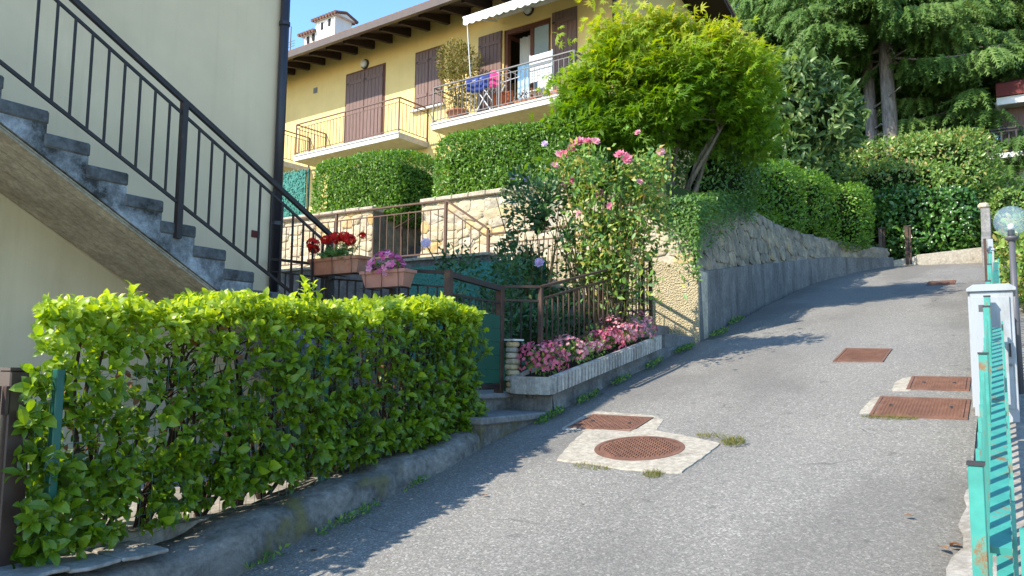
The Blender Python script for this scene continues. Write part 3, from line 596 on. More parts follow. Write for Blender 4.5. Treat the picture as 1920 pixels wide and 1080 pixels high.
# railing behind the trough
t = railing('trough_railing', 'brown barred railing rising behind the concrete flower trough', 'railing', [(-.27+.0, 3.72, 2.47), (-.27, 6.5, 3.09)], .75, 'rustrail', step=.118, rails=((0,.045,.022), (.12,.018,.018)), bot=.1, posts=[(-.27, 3.72, 2.47), (-.27, 5.7, 2.912), (-.27, 6.25, 3.03), (-.27, 6.5, 3.09)], pw=.04, rootb=(-.27, 5, 1.8), bar=.013)
part('handrail', M().bar((-.27, 3.72, 2.47), (-.55, 3.45, 2.46), .045, .025), A['rustrail'], t); part('rail', M().bar((-.27, 3.72, 2.33), (-.55, 3.45, 2.33), .02), A['rustrail'], t)
for i in range(1, 4): part('bar', M().bar((-.27-.07*i, 3.72-.0675*i, 1.6), (-.27-.07*i, 3.72-.0675*i, 2.33), .012), A['rail'], t)
t = thing('rubble_pier', 'small stack of pale rubble stones beside the gate post', 'stones', (-.47, 3.52, 1.44))
for i in range(9): 
    z = 1.437+.055*i; n = 8; pts = [(-.47+.075*math.cos(2*PI*k/n)*random.uniform(.7,1.1), 3.53+.075*math.sin(2*PI*k/n)*random.uniform(.7,1.1)) for k in range(n)]
    part('stone', M().prism(pts, 2, z, z+.05), A['stone'], t, .012)
single('plastic_bag', 'crumpled pale plastic lid lying on the rubble pier', 'litter', M().prism([(-.56,3.46), (-.4,3.44), (-.36,3.56), (-.5,3.62)], 2, 1.934, 1.95), A['whitep'], (-.47, 3.53, 1.934))

# ---------------------------------------------------------------- railing between the stairs and the gate, with its flower boxes
t = railing('terrace_railing', 'dark barred railing between the cream house and the garden gate', 'railing', [(-3.0, 2.7, 2.80), (-2.1, 2.7, 2.67), (-.58, 2.62, 2.51)], .95, 'rail', step=.115, rails=((0,.045,.03), (.13,.016,.016)), posts=[(-2.1, 2.7, 2.67), (-1.25, 2.66, 2.57)], pw=.045, rootb=(-1.6, 2.68, 1.6), bar=.013)
def flowerbox(x0, x1, zt_, y, h, mat, label, group):
    t = thing('flower_box', label, 'flower box', ((x0+x1)/2, y, zt_-h), RD, group); dx = .035
    vs = []; d = .15
    for (z, k) in ((zt_-h, dx), (zt_-.025, 0)): vs += [(x0+k, y-d+k*.6, z), (x1-k, y-d+k*.6, z), (x1-k, y-k*.6, z), (x0+k, y-k*.6, z)]
    part('box', M().add(vs, [(0,3,2,1), (0,1,5,4), (1,2,6,5), (2,3,7,6), (3,0,4,7)]), A[mat], t)
    part('rim', M().box(x0-.012, x1+.012, y-d-.012, y-d+.008, zt_-.03, zt_).box(x0-.012, x1+.012, y-.008, y+.012, zt_-.03, zt_).box(x0-.012, x0+.008, y-d+.008, y-.008, zt_-.03, zt_).box(x1-.008, x1+.012, y-d+.008, y-.008, zt_-.03, zt_), A[mat], t)
    part('soil', M().box(x0+.008, x1-.008, y-d+.008, y-.008, zt_-.04, zt_-.02), A['soil'], t)
    for k in (.12, .5, .88): part('wire_holder', M().tube([(x0+(x1-x0)*k, y+.03, zt_+.01), (x0+(x1-x0)*k, y-d-.016, zt_-.0), (x0+(x1-x0)*k, y-d-.004, zt_-h-.008), (x0+(x1-x0)*k, y+.02, zt_-h-.008)], .005, 5), A['rail'], t)
    part('wire_holder', M().bar((x0, y-d-.012, zt_-h-.006), (x1, y-d-.012, zt_-h-.006), .007), A['rail'], t)
    return t
G = 'flower boxes hung on the dark railing'
flowerbox(-2.16, -1.5, 2.71, 2.6, .16, 'terra', 'terracotta window box holding the red geraniums', G)
flowerbox(-1.42, -.9, 2.545, 2.56, .155, 'terra2', 'smaller pink clay box holding the magenta petunias', G)
t = thing('geranium', 'red geraniums with bright green leaves in the terracotta window box', 'flowers', (-1.83, 2.52, 2.7))
P, Q = superpts([(-1.85, 2.52, 2.75, .27, .1, .1, 2.2)], 320, .03, 6, .15); cloud('foliage', P, Q+rdir(len(P))*.7, Q+[0,0,.6]+rdir(len(P))*.4, .06*(.6+.6*RNG.random(len(P))), L_MAPLE, A['ivy'], t)
for x, y, z, r in ((-2.1, 2.44, 2.86, .06), (-2.0, 2.52, 2.9, .05), (-2.15, 2.5, 2.82, .05), (-1.83, 2.48, 2.9, .065), (-1.74, 2.5, 2.91, .055), (-1.64, 2.47, 2.87, .06), (-1.5, 2.5, 2.9, .03)):
    n = 70 if r > .04 else 22; d = rdir(n); d[:, 2] *= .75; Z = unit(d+rdir(n)*.3)
    cloud('flower_head', np.array([x, y, z])+d*r, np.cross(Z, rdir(n)), Z, np.full(n, .021), L_FLOWER, A['f_red'], t)
    part('stalk', M().tube([(x*.7-.3*1.85, y, 2.74), (x, y, z)], .004, 4), A['rstem'], t)
flowers('petunia', 'magenta and pale pink petunias spilling from the smaller pink clay box', [(-1.16, 2.49, 2.58, .22, .11, .09, 2.2)], 'f_mag', 150, .034, 150, RD, 'ivy', None, .05)

# ---------------------------------------------------------------- stone garden wall
def clip(poly, a, b, c):                       # keep a*x+b*y<=c
    out = []; n = len(poly)
    for i in range(n):
        p, q = poly[i], poly[(i+1) % n]; dp, dq = a*p[0]+b*p[1]-c, a*q[0]+b*q[1]-c
        if dp <= 0: out.append(p)
        if dp*dq < 0: t_ = dp/(dp-dq); out.append((p[0]+(q[0]-p[0])*t_, p[1]+(q[1]-p[1])*t_))
    return out
def rubble(x0, x1, ztop, zbot, dw, dh, put, name, parent, mat, gap=.012, proud=(.02,.05), keep=None):
    pts = []; z = min(zbot(x0), zbot(x1)); zm = max(ztop(x0), ztop(x1), ztop((x0+x1)/2)); row = 0
    while z < zm:
        x = x0 - random.random()*dw; hh = dh*random.uniform(.75, 1.3)
        while x < x1: ww = dw*random.uniform(.55, 1.5); pts.append((x+ww/2, z+hh/2+random.uniform(-.3,.3)*hh)); x += ww
        z += hh
    asp = dw/dh*.8
    for i, p in enumerate(pts):
        if not (x0 < p[0] < x1) or not (zbot(p[0])-.02 < p[1] < ztop(p[0])-.02): continue
        poly = [(p[0]-dw, p[1]-dh*1.2), (p[0]+dw, p[1]-dh*1.2), (p[0]+dw, p[1]+dh*1.2), (p[0]-dw, p[1]+dh*1.2)]
        for j, q in enumerate(pts):
            if j == i or abs(q[0]-p[0]) > 2.2*dw or abs(q[1]-p[1]) > 2.6*dh: continue
            ax, az = (q[0]-p[0])/asp**2, q[1]-p[1]; mx, mz = (p[0]+q[0])/2, (p[1]+q[1])/2; poly = clip(poly, ax, az, ax*mx+az*mz)
            if len(poly) < 3: break
        poly = clip(poly, -1, 0, -x0) if len(poly) > 2 else poly; poly = clip(poly, 1, 0, x1) if len(poly) > 2 else poly
        poly = clip(poly, 0, 1, ztop(p[0])) if len(poly) > 2 else poly; poly = clip(poly, 0, -1, -zbot(p[0])) if len(poly) > 2 else poly
        if len(poly) < 3: continue
        cx = sum(v[0] for v in poly)/len(poly); cz = sum(v[1] for v in poly)/len(poly); rad = min(math.hypot(v[0]-cx, v[1]-cz) for v in poly)
        if rad < .035: continue
        q = []; n = len(poly)                     # cut the corners so that the outline rounds
        for k in range(n):
            a, b = poly[k], poly[(k+1) % n]
            if math.hypot(a[0]-b[0], a[1]-b[1]) < .02: q.append(a); continue
            q += [(a[0]*.78+b[0]*.22, a[1]*.78+b[1]*.22), (a[0]*.22+b[0]*.78, a[1]*.22+b[1]*.78)]
        def sh(v, g): l = math.hypot(v[0]-cx, v[1]-cz); f = max(.3, 1-g/max(l, .02)); return (cx+(v[0]-cx)*f, cz+(v[1]-cz)*f)
        pr = random.uniform(*proud); o = [sh(v, gap) for v in q]; o2 = [sh(v, gap+.022) for v in q]; n = len(q)
        vs = [put(v[0], v[1], -.03) for v in o] + [put(v[0], v[1], pr*.6) for v in o] + [put(v[0], v[1], pr+random.uniform(-.006,.006)) for v in o2] + [put(cx, cz, pr+.012)]
        fs = [(k, (k+1) % n, n+(k+1) % n, n+k) for k in range(n)] + [(n+k, n+(k+1) % n, 2*n+(k+1) % n, 2*n+k) for k in range(n)] + [(2*n+k, 2*n+(k+1) % n, 3*n) for k in range(n)]
        part(name, M().add(vs, fs), mat, parent, smooth=False)
t = thing('stone_wall', 'sunlit cream rubble stone garden wall behind the rose bushes', 'wall', (-3, 7.7, 3))
def wtop(x): return 4.56 if x < -2.2 else 4.56-.62*sm(-2.2, -.1, x)
def wput(x, z, d): return (x, 7.6-d, z)
part('backing', M().prism([(-12, 1), (-6.14, 1), (-6.14, 4.5), (-12, 4.5)], 1, 7.6, 8.0), A['mortar'], t)
part('backing', M().prism([(-5.0, 1), (-.02, 1), (-.02, 3.05), (-.09, 3.07), (-.2, wtop(-.02)-.1)] + [(x, wtop(x)-.05) for x in (-.5,-1,-1.5,-2.2)] + [(-5.0, 4.5)], 1, 7.6, 8.0), A['mortar'], t)
for x0, x1, zb in ((-9.2, -6.14, lambda x: 3.25), (-5.0, 0, lambda x: 3.2 if x < -3.6 else (3.3 - .0*x if x < -.9 else 3.09-.235*min(0, x)))): rubble(x0, x1 if x1 < 0 else -.08, wtop, zb, .3, .165, wput, 'stone', t, A['stone'], .004, (.0,.036))
for i in range(9): x = -9.2+.345*i; part('coping_stone', M().box(x, x+.335, 7.53, 7.85, 4.5, 4.575+.012*random.random()), A['mortar'], t, .012)
for i in range(8): x = -4.995+.35*i; part('coping_stone', M().box(x, x+.34, 7.53, 7.85, 4.5, 4.575+.012*random.random()), A['mortar'], t, .012)
part('render_plinth', M().prism([(-.9, 1.9), (0, 1.9), (0, 3.07), (-.9, 3.285)], 1, 7.555, 7.6), A['rough'], t, .01)
part('render_plinth', M().prism([(-3.6, 1.9), (-.9, 1.9), (-.9, 3.285), (-3.6, 3.29)], 1, 7.557, 7.6), A['rough'], t)
# passage with steps through the wall
t = thing('passage_steps', 'shaded stone steps climbing through the gap in the stone wall', 'steps', (-5.57, 8, 3.2))
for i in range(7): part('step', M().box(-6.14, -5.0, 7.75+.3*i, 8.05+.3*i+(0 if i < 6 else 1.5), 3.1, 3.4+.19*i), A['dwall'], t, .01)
for x in (-6.14, -5.03): part('side_wall', M().box(x-.1 if x < -6 else x+.03, x if x < -6 else x+.13, 7.6, 10.3, 3.0, 4.5), A['stain_stone'], t)
part('back_wall', M().box(-6.2, -4.9, 9.9, 10.2, 3.2, 5.2), A['stain_stone'], t)
part('handrail', M().bar((-5.75, 7.75, 4.15), (-5.6, 9.2, 5.0), .035), A['rustrail'], t); part('post', M().bar((-5.7, 7.9, 3.4), (-5.7, 7.9, 4.2), .03), A['rustrail'], t)

# path along the wall, its retaining wall and its railing
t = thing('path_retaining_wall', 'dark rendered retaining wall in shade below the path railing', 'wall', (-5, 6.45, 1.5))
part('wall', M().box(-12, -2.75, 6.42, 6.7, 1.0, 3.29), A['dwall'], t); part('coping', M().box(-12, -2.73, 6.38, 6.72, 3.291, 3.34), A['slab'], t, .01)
struct('path', M().box(-12, -3.3, 6.721, 7.6, 3.1, 3.33), A['slab'])
t = thing('side_steps', 'concrete steps rising from the lane along the foot of the stone wall', 'steps', (-.6, 7, 2))
for i in range(9):
    x1 = -.07-.36*i if i < 3 else -1.15-.36*(i-3); z1 = 2.12+.15*i if i < 9 else 3.3
    part('step', M().box(x1-.36 if i not in (8,) else -4, x1, 6.5, 7.55, 1.4, z1), A['step'], t, .01)
t = railing('path_railing', 'long brown barred railing along the path in front of the stone wall', 'railing', [(-9.2, 6.55, 4.27), (-3.65, 6.55, 4.23), (-2.85, 6.55, 3.71)], .88, 'brail', step=.15, rails=((0,.05,.025), (.13,.018,.018)), posts=[(-8.3, 6.55, 4.26), (-6.0, 6.55, 4.25), (-3.65, 6.55, 4.23), (-2.85, 6.55, 3.71)], pw=.04, rootb=(-6, 6.55, 3.34), bar=.012)
railing('stair_side_railing', 'lower brown railing half hidden behind the rose bushes beside the side steps', 'railing', [(-2.83, 6.55, 3.63), (-1.25, 6.55, 3.63), (-.3, 6.55, 3.07)], .85, 'brail', step=.15, rails=((0,.045,.025), (.15,.018,.018)), posts=[(-1.25, 6.55, 3.63)], pw=.04, rootb=(-1.5, 6.55, 2.6), bar=.012)

# curved lane wall: concrete below, rubble above
t = thing('lane_wall', 'curved retaining wall with streaked grey concrete base and weathered stone top', 'wall', (0, 12, 2.5))
CV = [(7.56, .0), (9, -.1), (10.45, -.16), (12, -.2), (13.7, -.18), (15, -.05), (16.3, .18), (17.3, .5), (18.2, .98), (18.55, 1.25)]
def cvx(s): return float(np.interp(s, [c[0] for c in CV], [c[1] for c in CV]))
def ctop(s): return float(np.interp(s, [7.56, 7.93, 10.3, 13.4, 16.3, 18.6], [3.03, 3.07, 3.42, 3.86, 4.3, 4.5]))
def stop_(s): return float(np.interp(s, [7.56, 8.6, 10.4, 11.6, 13, 15.5, 16.9, 18.6], [3.95, 4.2, 4.6, 4.66, 4.66, 4.74, 4.78, 4.74]))
rows = []
for i in range(60):
    s = 7.56+i*(18.55-7.56)/59; x = cvx(s); rows.append([(x, s, zr(s)-.2), (x-.01, s, ctop(s)-.01), (x-.03, s, ctop(s)), (x-.5, s, ctop(s))])
part('concrete_base', M().strip(rows), A['cwall'], t)
part('end_face', M().prism([(-.5, 1.9), (0, 1.9), (-.01, 3.03), (-.5, 3.03)], 1, 7.553, 7.5595), A['rough'], t)
rows = []
for i in range(60):
    s = 7.62+i*(18.5-7.62)/59; x = cvx(s); h = stop_(s)-ctop(s); k = .13*h
    rows.append([(x-.05-k*j/5+.022*math.sin(s*7.3+j*1.7)+.015*math.sin(s*17+j*4), s, ctop(s)-.02+h*j/5+(.015*math.sin(s*9) if j == 5 else 0)) for j in range(6)] + [(x-.5, s, stop_(s)+.01), (x-.5, s, ctop(s))])
part('stone_face', M().strip(rows), A['stain_stone'], t, smooth=True)
def cput(s, z, d, r=0): h = max(.05, stop_(s)-ctop(s)); return (cvx(s)-.045-.13*(z-ctop(s))+d*.55, s, z)
rubble(7.62, 15.5, stop_, ctop, .42, .26, cput, 'stone', t, A['stain_stone'], .009, (-.008,.05))

# ---------------------------------------------------------------- yellow house
h = thing('yellow_house', 'two storey yellow house with brown shutters, dark rafters and two balconies', 'house', (-4, 3, 5), HS)
X0, X1, ZF = -14, 2.5, 8.2
op = (-1.05, .5, ZF, 10.92)
part('wall', M().box(X0, op[0], 0, .3, 4.5, 11.9), A['yellow'], h); part('wall', M().box(op[1], X1-.001, 0, .3, 4.5, 11.9), A['yellow'], h)
part('wall', M().box(op[0]+.001, op[1]-.001, .001, .3, op[3], 11.9), A['yellow'], h); part('wall', M().box(op[0]+.001, op[1]-.001, .001, .3, 4.5, op[2]), A['yellow'], h)
part('gable_wall', M().prism([(.002, 4.5), (5.8, 4.5), (5.8, 11.9), (2.85, 12.7), (.002, 11.9)], 0, X1-.3, X1), A['yellow'], h)
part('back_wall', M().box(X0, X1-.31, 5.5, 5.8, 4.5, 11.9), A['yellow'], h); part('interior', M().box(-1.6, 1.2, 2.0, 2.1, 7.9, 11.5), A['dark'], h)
XR = 3.55
rf = part('roof', M().prism([(-1.35, 11.45), (2.85, 12.85), (7.0, 11.55), (7.0, 11.65), (2.85, 12.95), (-1.35, 11.55)], 0, X0-.6, XR), A['rafter'], h)
part('roof_tiles', M().prism([(-1.4, 11.56), (2.85, 12.96), (7.05, 11.66), (7.05, 11.75), (2.85, 13.06), (-1.4, 11.66)], 0, X0-.6, XR+.02), A['tile'], h)
part('gutter', M().prism([(-1.36, 11.38), (-1.49, 11.38), (-1.52, 11.55), (-1.36, 11.55)], 0, X0-.6, XR), A['gutter'], h)
x = X0
while x < XR: part('rafter', M().add([(x-.06,-1.22,11.38),(x+.06,-1.22,11.38),(x+.06,-.002,11.62),(x-.06,-.002,11.62),(x-.06,-1.22,11.5),(x+.06,-1.22,11.5),(x+.06,-.002,11.9),(x-.06,-.002,11.9)], [(0,3,2,1),(4,5,6,7),(0,1,5,4),(1,2,6,5),(2,3,7,6),(3,0,4,7)]), A['rafter'], rf); x += .78
for y in (.6, 2.85, 5.2): z = 12.8-abs(y-2.85)*.333-.12; part('purlin', M().box(X1, XR, y-.08, y+.08, z-.2, z), A['rafter'], rf)
part('downpipe', M().tube([(X1-.06, -.07, 5), (X1-.06, -.07, 11.45)], .055, 8), A['pipe'], h)
def shutter(x0, x1, z0, z1, n, y=-.03, base=h):
    f = part('shutter', M().box(x0, x1, y-.005, y+.028, z0, z1), A['shut'], base)
    w_ = (x1-x0-.02)/n
    for i in range(n): part('plank', M().box(x0+.01+w_*i+.006, x0+.01+w_*(i+1)-.006, y-.02, y-.006, z0+.02, z1-.02), A['shut'], f)
    for z in (z0+.3, z1-.35): part('batten', M().box(x0+.03, x1-.03, y-.035, y-.021, z, z+.1), A['shut'], f)
    part('hinge', M().box(x0+.02, x0+.12, y-.04, y-.0355, z1-.32, z1-.28), A['rail'], f)
shutter(-7.36, -6.53, ZF, 10.98, 5); shutter(-6.52, -5.70, ZF, 10.98, 5); part('door_frame', M().box(-7.43, -5.63, -.012, -.001, ZF, 11.05), A['frame'], h)
shutter(-4.31, -3.8, 9.3, 11.0, 4); shutter(-3.79, -3.28, 9.3, 11.0, 4); part('window_frame', M().box(-4.37, -3.22, -.012, -.001, 9.25, 11.06), A['frame'], h); part('window_sill', M().box(-4.45, -3.15, -.12, -.013, 9.19, 9.25), A['bal'], h)
shutter(-1.92, -1.1, ZF+.02, 10.93, 6); shutter(.56, 1.32, ZF+.02, 10.98, 6)
fd = part('french_door', M().box(op[0], op[0]+.1, .05, .16, ZF, op[3]).box(op[1]-.1, op[1], .05, .16, ZF, op[3]).box(op[0]+.1, op[1]-.1, .05, .16, op[3]-.12, op[3]).box(-.2, -.1, .06, .15, ZF, op[3]-.12), A['frame'], h)
part('pane', M().box(-.1, .4, .09, .1, ZF+.1, 10.8), A['pane'], fd); part('door_leaf', M().bar((-.98, .1, ZF+.02), (-.8, .75, ZF+.02), .06, .1).bar((-.98, .1, 10.76), (-.8, .75, 10.76), .06, .1).bar((-.8, .75, ZF), (-.8, .75, 10.8), .08).bar((-.97, .13, ZF), (-.97, .13, 10.8), .08), A['frame'], fd)
part('curtain', M().strip([[(-.75+.06*i, .35+.04*math.sin(i*2.1), z) for i in range(9)] for z in (ZF+.1, 10.75)]), A['whitep'], fd); part('curtain', M().strip([[(-.42+.045*i, -.2+.03*math.sin(i*2.3), z) for i in range(9)] for z in (ZF+.05, 9.7)]), A['lblue'], fd)
def wall_lamp(x, z): l = part('wall_lamp', M().lathe((0,0,0), [(0.001,0)], 3) if False else M().tube([(x, 0, z), (x, -.05, z)], .16, 14), A['rail'], h); part('glass', M().tube([(x, -.051, z), (x, -.11, z), (x, -.14, z)], [.13, .12, .06], 14), A['whitep'], l, smooth=True)
wall_lamp(-6.55, 11.2); wall_lamp(-.2, 11.28); part('vent', M().box(-9.03, -8.85, -.02, 0, 10.74, 10.92), A['greysteel'], h)
l = part('lantern', M().tube([(-10.75, 0, 11.75), (-10.75, -.35, 11.8)], .02, 6).lathe((-10.75, -.35, 11.55), [(.02,.25), (.16,.17), (.15,.14)], 10), A['rail'], h); part('glass', M().lathe((-10.75, -.35, 11.3), [(.03,0), (.09,.02), (.14,.38)], 10), A['globe'], l)
def balcony(x0, x1, left=True):
    D = 1.24; b = part('balcony', M().box(x0, x1, -D, -.001, ZF-.17, ZF), A['bal'], h); part('edge_trim', M().box(x0-.02, x1+.02, -D-.02, -D, ZF-.03, ZF+.02), A['bal'], b)
    T_ = [(x0+.04, -.02, ZF+1.02), (x0+.04, -D+.04, ZF+1.02), (x1-.04, -D+.04, ZF+1.02), (x1-.04, -.02, ZF+1.02)]
    if not left: T_ = T_[1:]
    L = x1-x0; n = max(2, int(L/2.0)); ps = [T_[0], T_[-1]] + [(x0+.04+(L-.08)*i/n, -D+.04, ZF+1.02) for i in range(n+1)]
    railing('', '', '', T_, 1.0, 'brail' if x1 < -3 else 'greysteel', HS, .014, .145, ((0,.045,.03), (.13,.018,.018)), .08, ps, .035, None, b, None, .1); return b
balcony(-8.36, -3.78); balcony(-2.56, 2.0); balcony(-13.2, -9.1)
c = part('chimney', M().box(-10.9, -9.85, 1.5, 2.3, 12.2, 14.3).box(-11.55, -10.901, 1.52, 2.28, 12.1, 13.92), A['white'], h)
for x, z in ((-11.38, 13.58), (-11.08, 13.62), (-10.6, 13.92), (-10.2, 13.96)): part('flue_slot', M().box(x, x+.12, 1.48, 1.5, z, z+.27), A['dark'], c)
for x0, x1, z in ((-11.0, -9.7, 14.302), (-11.75, -10.905, 13.922)):
    part('chimney_cap', M().prism([(1.4, z), (2.4, z), (1.9, z+.16)], 0, x0, x1), A['white'], c)
    n = int((x1-x0)/.16)
    for i in range(n+1):
        for (ya, yb) in ((1.34, 1.9), (2.46, 1.9)): x = x0+.05+.155*i; part('roof_tile', M().tube([(x, ya, z+.02), (x, yb, z+.19)], [.065, .06], 6), A['tile'], c)
    for i in range(n): part('ridge_tile', M().tube([(x0+.155*i, 1.9, z+.2), (x0+.155*i+.17, 1.9, z+.195)], .065, 6), A['tile'], c)
c2 = part('chimney', M().box(-4.75, -4.05, 1.5, 2.2, 12.2, 14.4), A['white'], h); part('chimney_cap', M().prism([(1.3, 14.4), (2.4, 14.4), (1.85, 14.65)], 0, -4.9, -3.9), A['tile'], c2)
an = part('antenna', M().tube([(-12.35, 1.5, 12), (-12.35, 1.5, 14.5)], .022, 6), A['greysteel'], h)
for z in (13.7, 13.8, 13.9): part('aerial_rod', M().tube([(-12.6, 1.5, z), (-12.1, 1.5, z)], .012, 4), A['greysteel'], an)
aw = part('awning', M().strip([[(x, y, z) for x in np.linspace(-1.25, 2.3, 18)] for y, z in ((-.15, 11.34), (-.8, 11.07), (-1.5, 10.76))]), A['awn'], h); aw.modifiers.new('thick', 'SOLIDIFY').thickness = .012
xs_ = np.linspace(-1.25, 2.3, 90); vl = part('valance', M().strip([[(x, -1.51, 10.765) for x in xs_], [(x, -1.53, 10.58-.05*abs(math.sin((x+1.25)*PI/.22))) for x in xs_]]), A['awn'], aw)
part('front_bar', M().bar((-1.27, -1.5, 10.765), (2.32, -1.5, 10.765), .05), A['steelw'], aw); part('cassette', M().box(-1.3, 2.35, -.16, -.001, 11.3, 11.45), A['steelw'], aw); part('folding_arm', M().bar((-1.2, -.1, 11.2), (-1.15, -1.48, 10.74), .04), A['steelw'], aw); part('crank_rod', M().tube([(-1.22, -1.4, 10.74), (-1.22, -1.22, 9.25)], .014, 6), A['steelw'], aw)

# things on the balconies
t = thing('potted_shrub', 'tall yellow green shrub in a clay pot at the left end of the right balcony', 'potted plant', (-2.0, -.75, ZF), HS)
part('pot', M().lathe((-2.0, -.8, ZF), [(.2,.0), (.28,.32), (.31,.32), (.31,.38), (.26,.38), (.25,.3)], 18), A['terra'], t, smooth=True)
for i in range(9): part('stem', M().tube([(-2+random.uniform(-.1,.1), -.8, ZF+.3), (-2.05+random.uniform(-.35,.35), -.8+random.uniform(-.2,.2), ZF+1.7)], [.015, .006], 5), A['rstem'], t)
P, Q = superpts([(-2.08, -.78, 9.95, .58, .42, .55, 2.4)], 2600, .16, 5, .2); P1, Q1 = superpts([(-1.98, -.8, 9.05, .5, .32, .55, 2.4)], 1100, .2, 5, .2); P = np.concatenate([P, P1]); Q = np.concatenate([Q, Q1])
cloud('foliage', P, Q+rdir(len(P))*.9+[0,0,.5], Q+rdir(len(P))*.5, .085*(.6+.6*RNG.random(len(P))), L_MID, A['bush'], t)
t = thing('drying_rack', 'white folding clothes rack with crossed legs behind the right balcony railing', 'drying rack', (-.9, -.7, ZF), HS)
for y in (-.95, -.45): 
    for a_, b_ in (((-1.35, y, ZF+.02), (-.65, y, ZF+.95)), ((-.65, y, ZF+.02), (-1.35, y, ZF+.95))): part('leg', M().tube([a_, b_], .014, 6), A['steelw'], t)
for i in range(6): part('rod', M().tube([(-1.6+.28*i, -1.0, ZF+1.0+.02*i), (-1.6+.28*i, -.4, ZF+1.0+.02*i)], .008, 5), A['steelw'], t)
for y in (-1.0, -.4): part('frame', M().tube([(-1.6, y, ZF+1.0), (-.2, y, ZF+1.1)], .011, 5), A['steelw'], t)
def cloth(name, label, x0, x1, z0, z1, y, mt):
    o = single(name, label, 'laundry', M().strip([[(x, y+.03*math.sin(9*x+z*2)+.02*math.sin(23*x), z+.03*math.sin(7*x)*(z < z1-.01)) for x in np.linspace(x0, x1, 14)] for z in np.linspace(z1, z0, 5)]), A[mt], ((x0+x1)/2, y, z0), HS, None, 0, True); o.modifiers.new('thick', 'SOLIDIFY').thickness = .01
cloth('towel', 'navy blue cloth hanging on the clothes rack', -1.5, -.72, 8.9, 9.3, -1.03, 'blue'); cloth('shirt', 'bright magenta garment hanging on the clothes rack', -.7, -.4, 8.85, 9.34, -1.04, 'pink'); cloth('blanket', 'rust orange cloth hanging low behind the balcony bars', -.95, -.28, 8.35, 8.9, -.6, 'orange')
t = thing('slatted_panel', 'white slatted panel leaning inside the right balcony railing', 'panel', (.95, -1.1, 8.7), HS)
for i in range(9): part('slat', M().box(.62, 1.26, -1.12, -1.1+.01*(i % 2), 8.72+.078*i, 8.79+.078*i), A['whitep'], t)
for x in (.6, 1.26): part('frame', M().box(x, x+.025, -1.125, -1.09, 8.7, 9.44), A['whitep'], t)
t = thing('balcony_chair', 'white plastic chair behind the right balcony bars', 'chair', (.6, -.6, ZF), HS)
for x in (.4, .8):
    for y in (-.8, -.4): part('leg', M().bar((x, y, ZF), (x, y, ZF+.42), .03), A['whitep'], t)
part('seat', M().box(.36, .84, -.84, -.36, ZF+.42, ZF+.45), A['whitep'], t); part('backrest', M().box(.36, .84, -.39, -.36, ZF+.45, ZF+.9), A['whitep'], t)
t = thing('twig_basket', 'small dark trough of dry plants on the right balcony floor', 'planter', (.5, -1.05, ZF), HS); part('trough', M().box(.15, .85, -1.15, -.95, ZF, ZF+.16), A['terra'], t, .02)
P, Q = superpts([(.5, -1.05, ZF+.22, .38, .1, .1, 2.2)], 160, .03); cloud('foliage', P, Q+rdir(len(P)), Q, np.full(len(P), .09), L_MID, A['deadleaf'], t)
t = thing('railing_box', 'reddish flower trough at the right end of the right balcony', 'planter', (1.6, -1.0, ZF), HS); part('trough', M().box(1.2, 1.85, -1.12, -.92, ZF, ZF+.2), A['terra'], t, .02); part('soil', M().box(1.23, 1.82, -1.09, -.95, ZF+.2, ZF+.205), A['soil'], t)

# ---------------------------------------------------------------- shrubs, hedges and climbing plants of the terrace
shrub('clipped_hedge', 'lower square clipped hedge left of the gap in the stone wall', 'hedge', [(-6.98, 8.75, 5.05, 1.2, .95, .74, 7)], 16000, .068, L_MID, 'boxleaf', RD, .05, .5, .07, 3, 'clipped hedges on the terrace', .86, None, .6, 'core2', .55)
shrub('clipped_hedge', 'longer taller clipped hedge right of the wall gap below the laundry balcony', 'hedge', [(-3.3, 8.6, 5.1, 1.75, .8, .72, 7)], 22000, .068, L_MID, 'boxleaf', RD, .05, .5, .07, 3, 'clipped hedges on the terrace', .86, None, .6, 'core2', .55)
t = thing('privacy_screen', 'green mesh privacy screen beside the downpipe', 'screen', (-9.7, 8.7, 4.5))
for i in range(6): part('screen_panel', M().box(-11.6+.42*i, -11.6+.42*i+.415, 8.6, 8.62+.01*(i % 2), 4.5, 5.86), A['screen'], t)
for i in range(4): part('post', M().bar((-11.3+.75*i, 8.66, 4.4), (-11.3+.75*i, 8.66, 5.9), .04), A['greenpost'], t)
P = np.stack([RNG.uniform(-11.6, -9.1, 2600), 8.6-.02*RNG.random(2600), RNG.uniform(4.5, 5.88, 2600)], 1); cloud('woven_strips', P, rdir(2600)*[1,.2,1], rdir(2600)*.4+[0,-1,0], np.full(2600, .07), L_TINY, A['screen'], t)
t = thing('green_sheet_fence', 'low fence of green sheet behind the garden gate', 'fence', (-2.4, 5.7, 1.6))
for i in range(5): part('sheet_panel', M().box(-3.6+.45*i, -3.6+.45*i+.447, 5.68, 5.69+.006*(i % 2), 1.5, 3.08), A['screen'], t)
for i in range(3): part('post', M().bar((-3.5+1.0*i, 5.73, 1.4), (-3.5+1.0*i, 5.73, 3.12), .04), A['greenpost'], t)
def canes(t, base, tips, r=.011, mt='rstem', sp=.05):
    for tp in tips: 
        b = Vector(base)+Vector((random.uniform(-sp,sp)*2, random.uniform(-sp,sp)*2, 0)); e = Vector(tp); m_ = (b+e)/2+Vector((random.uniform(-.12,.12), random.uniform(-.12,.12), .1))
        part('cane', M().tube([b, b.lerp(m_, .6), m_, m_.lerp(e, .6), e], [r, r*.9, r*.75, r*.6, r*.35], 5), A[mt], t)
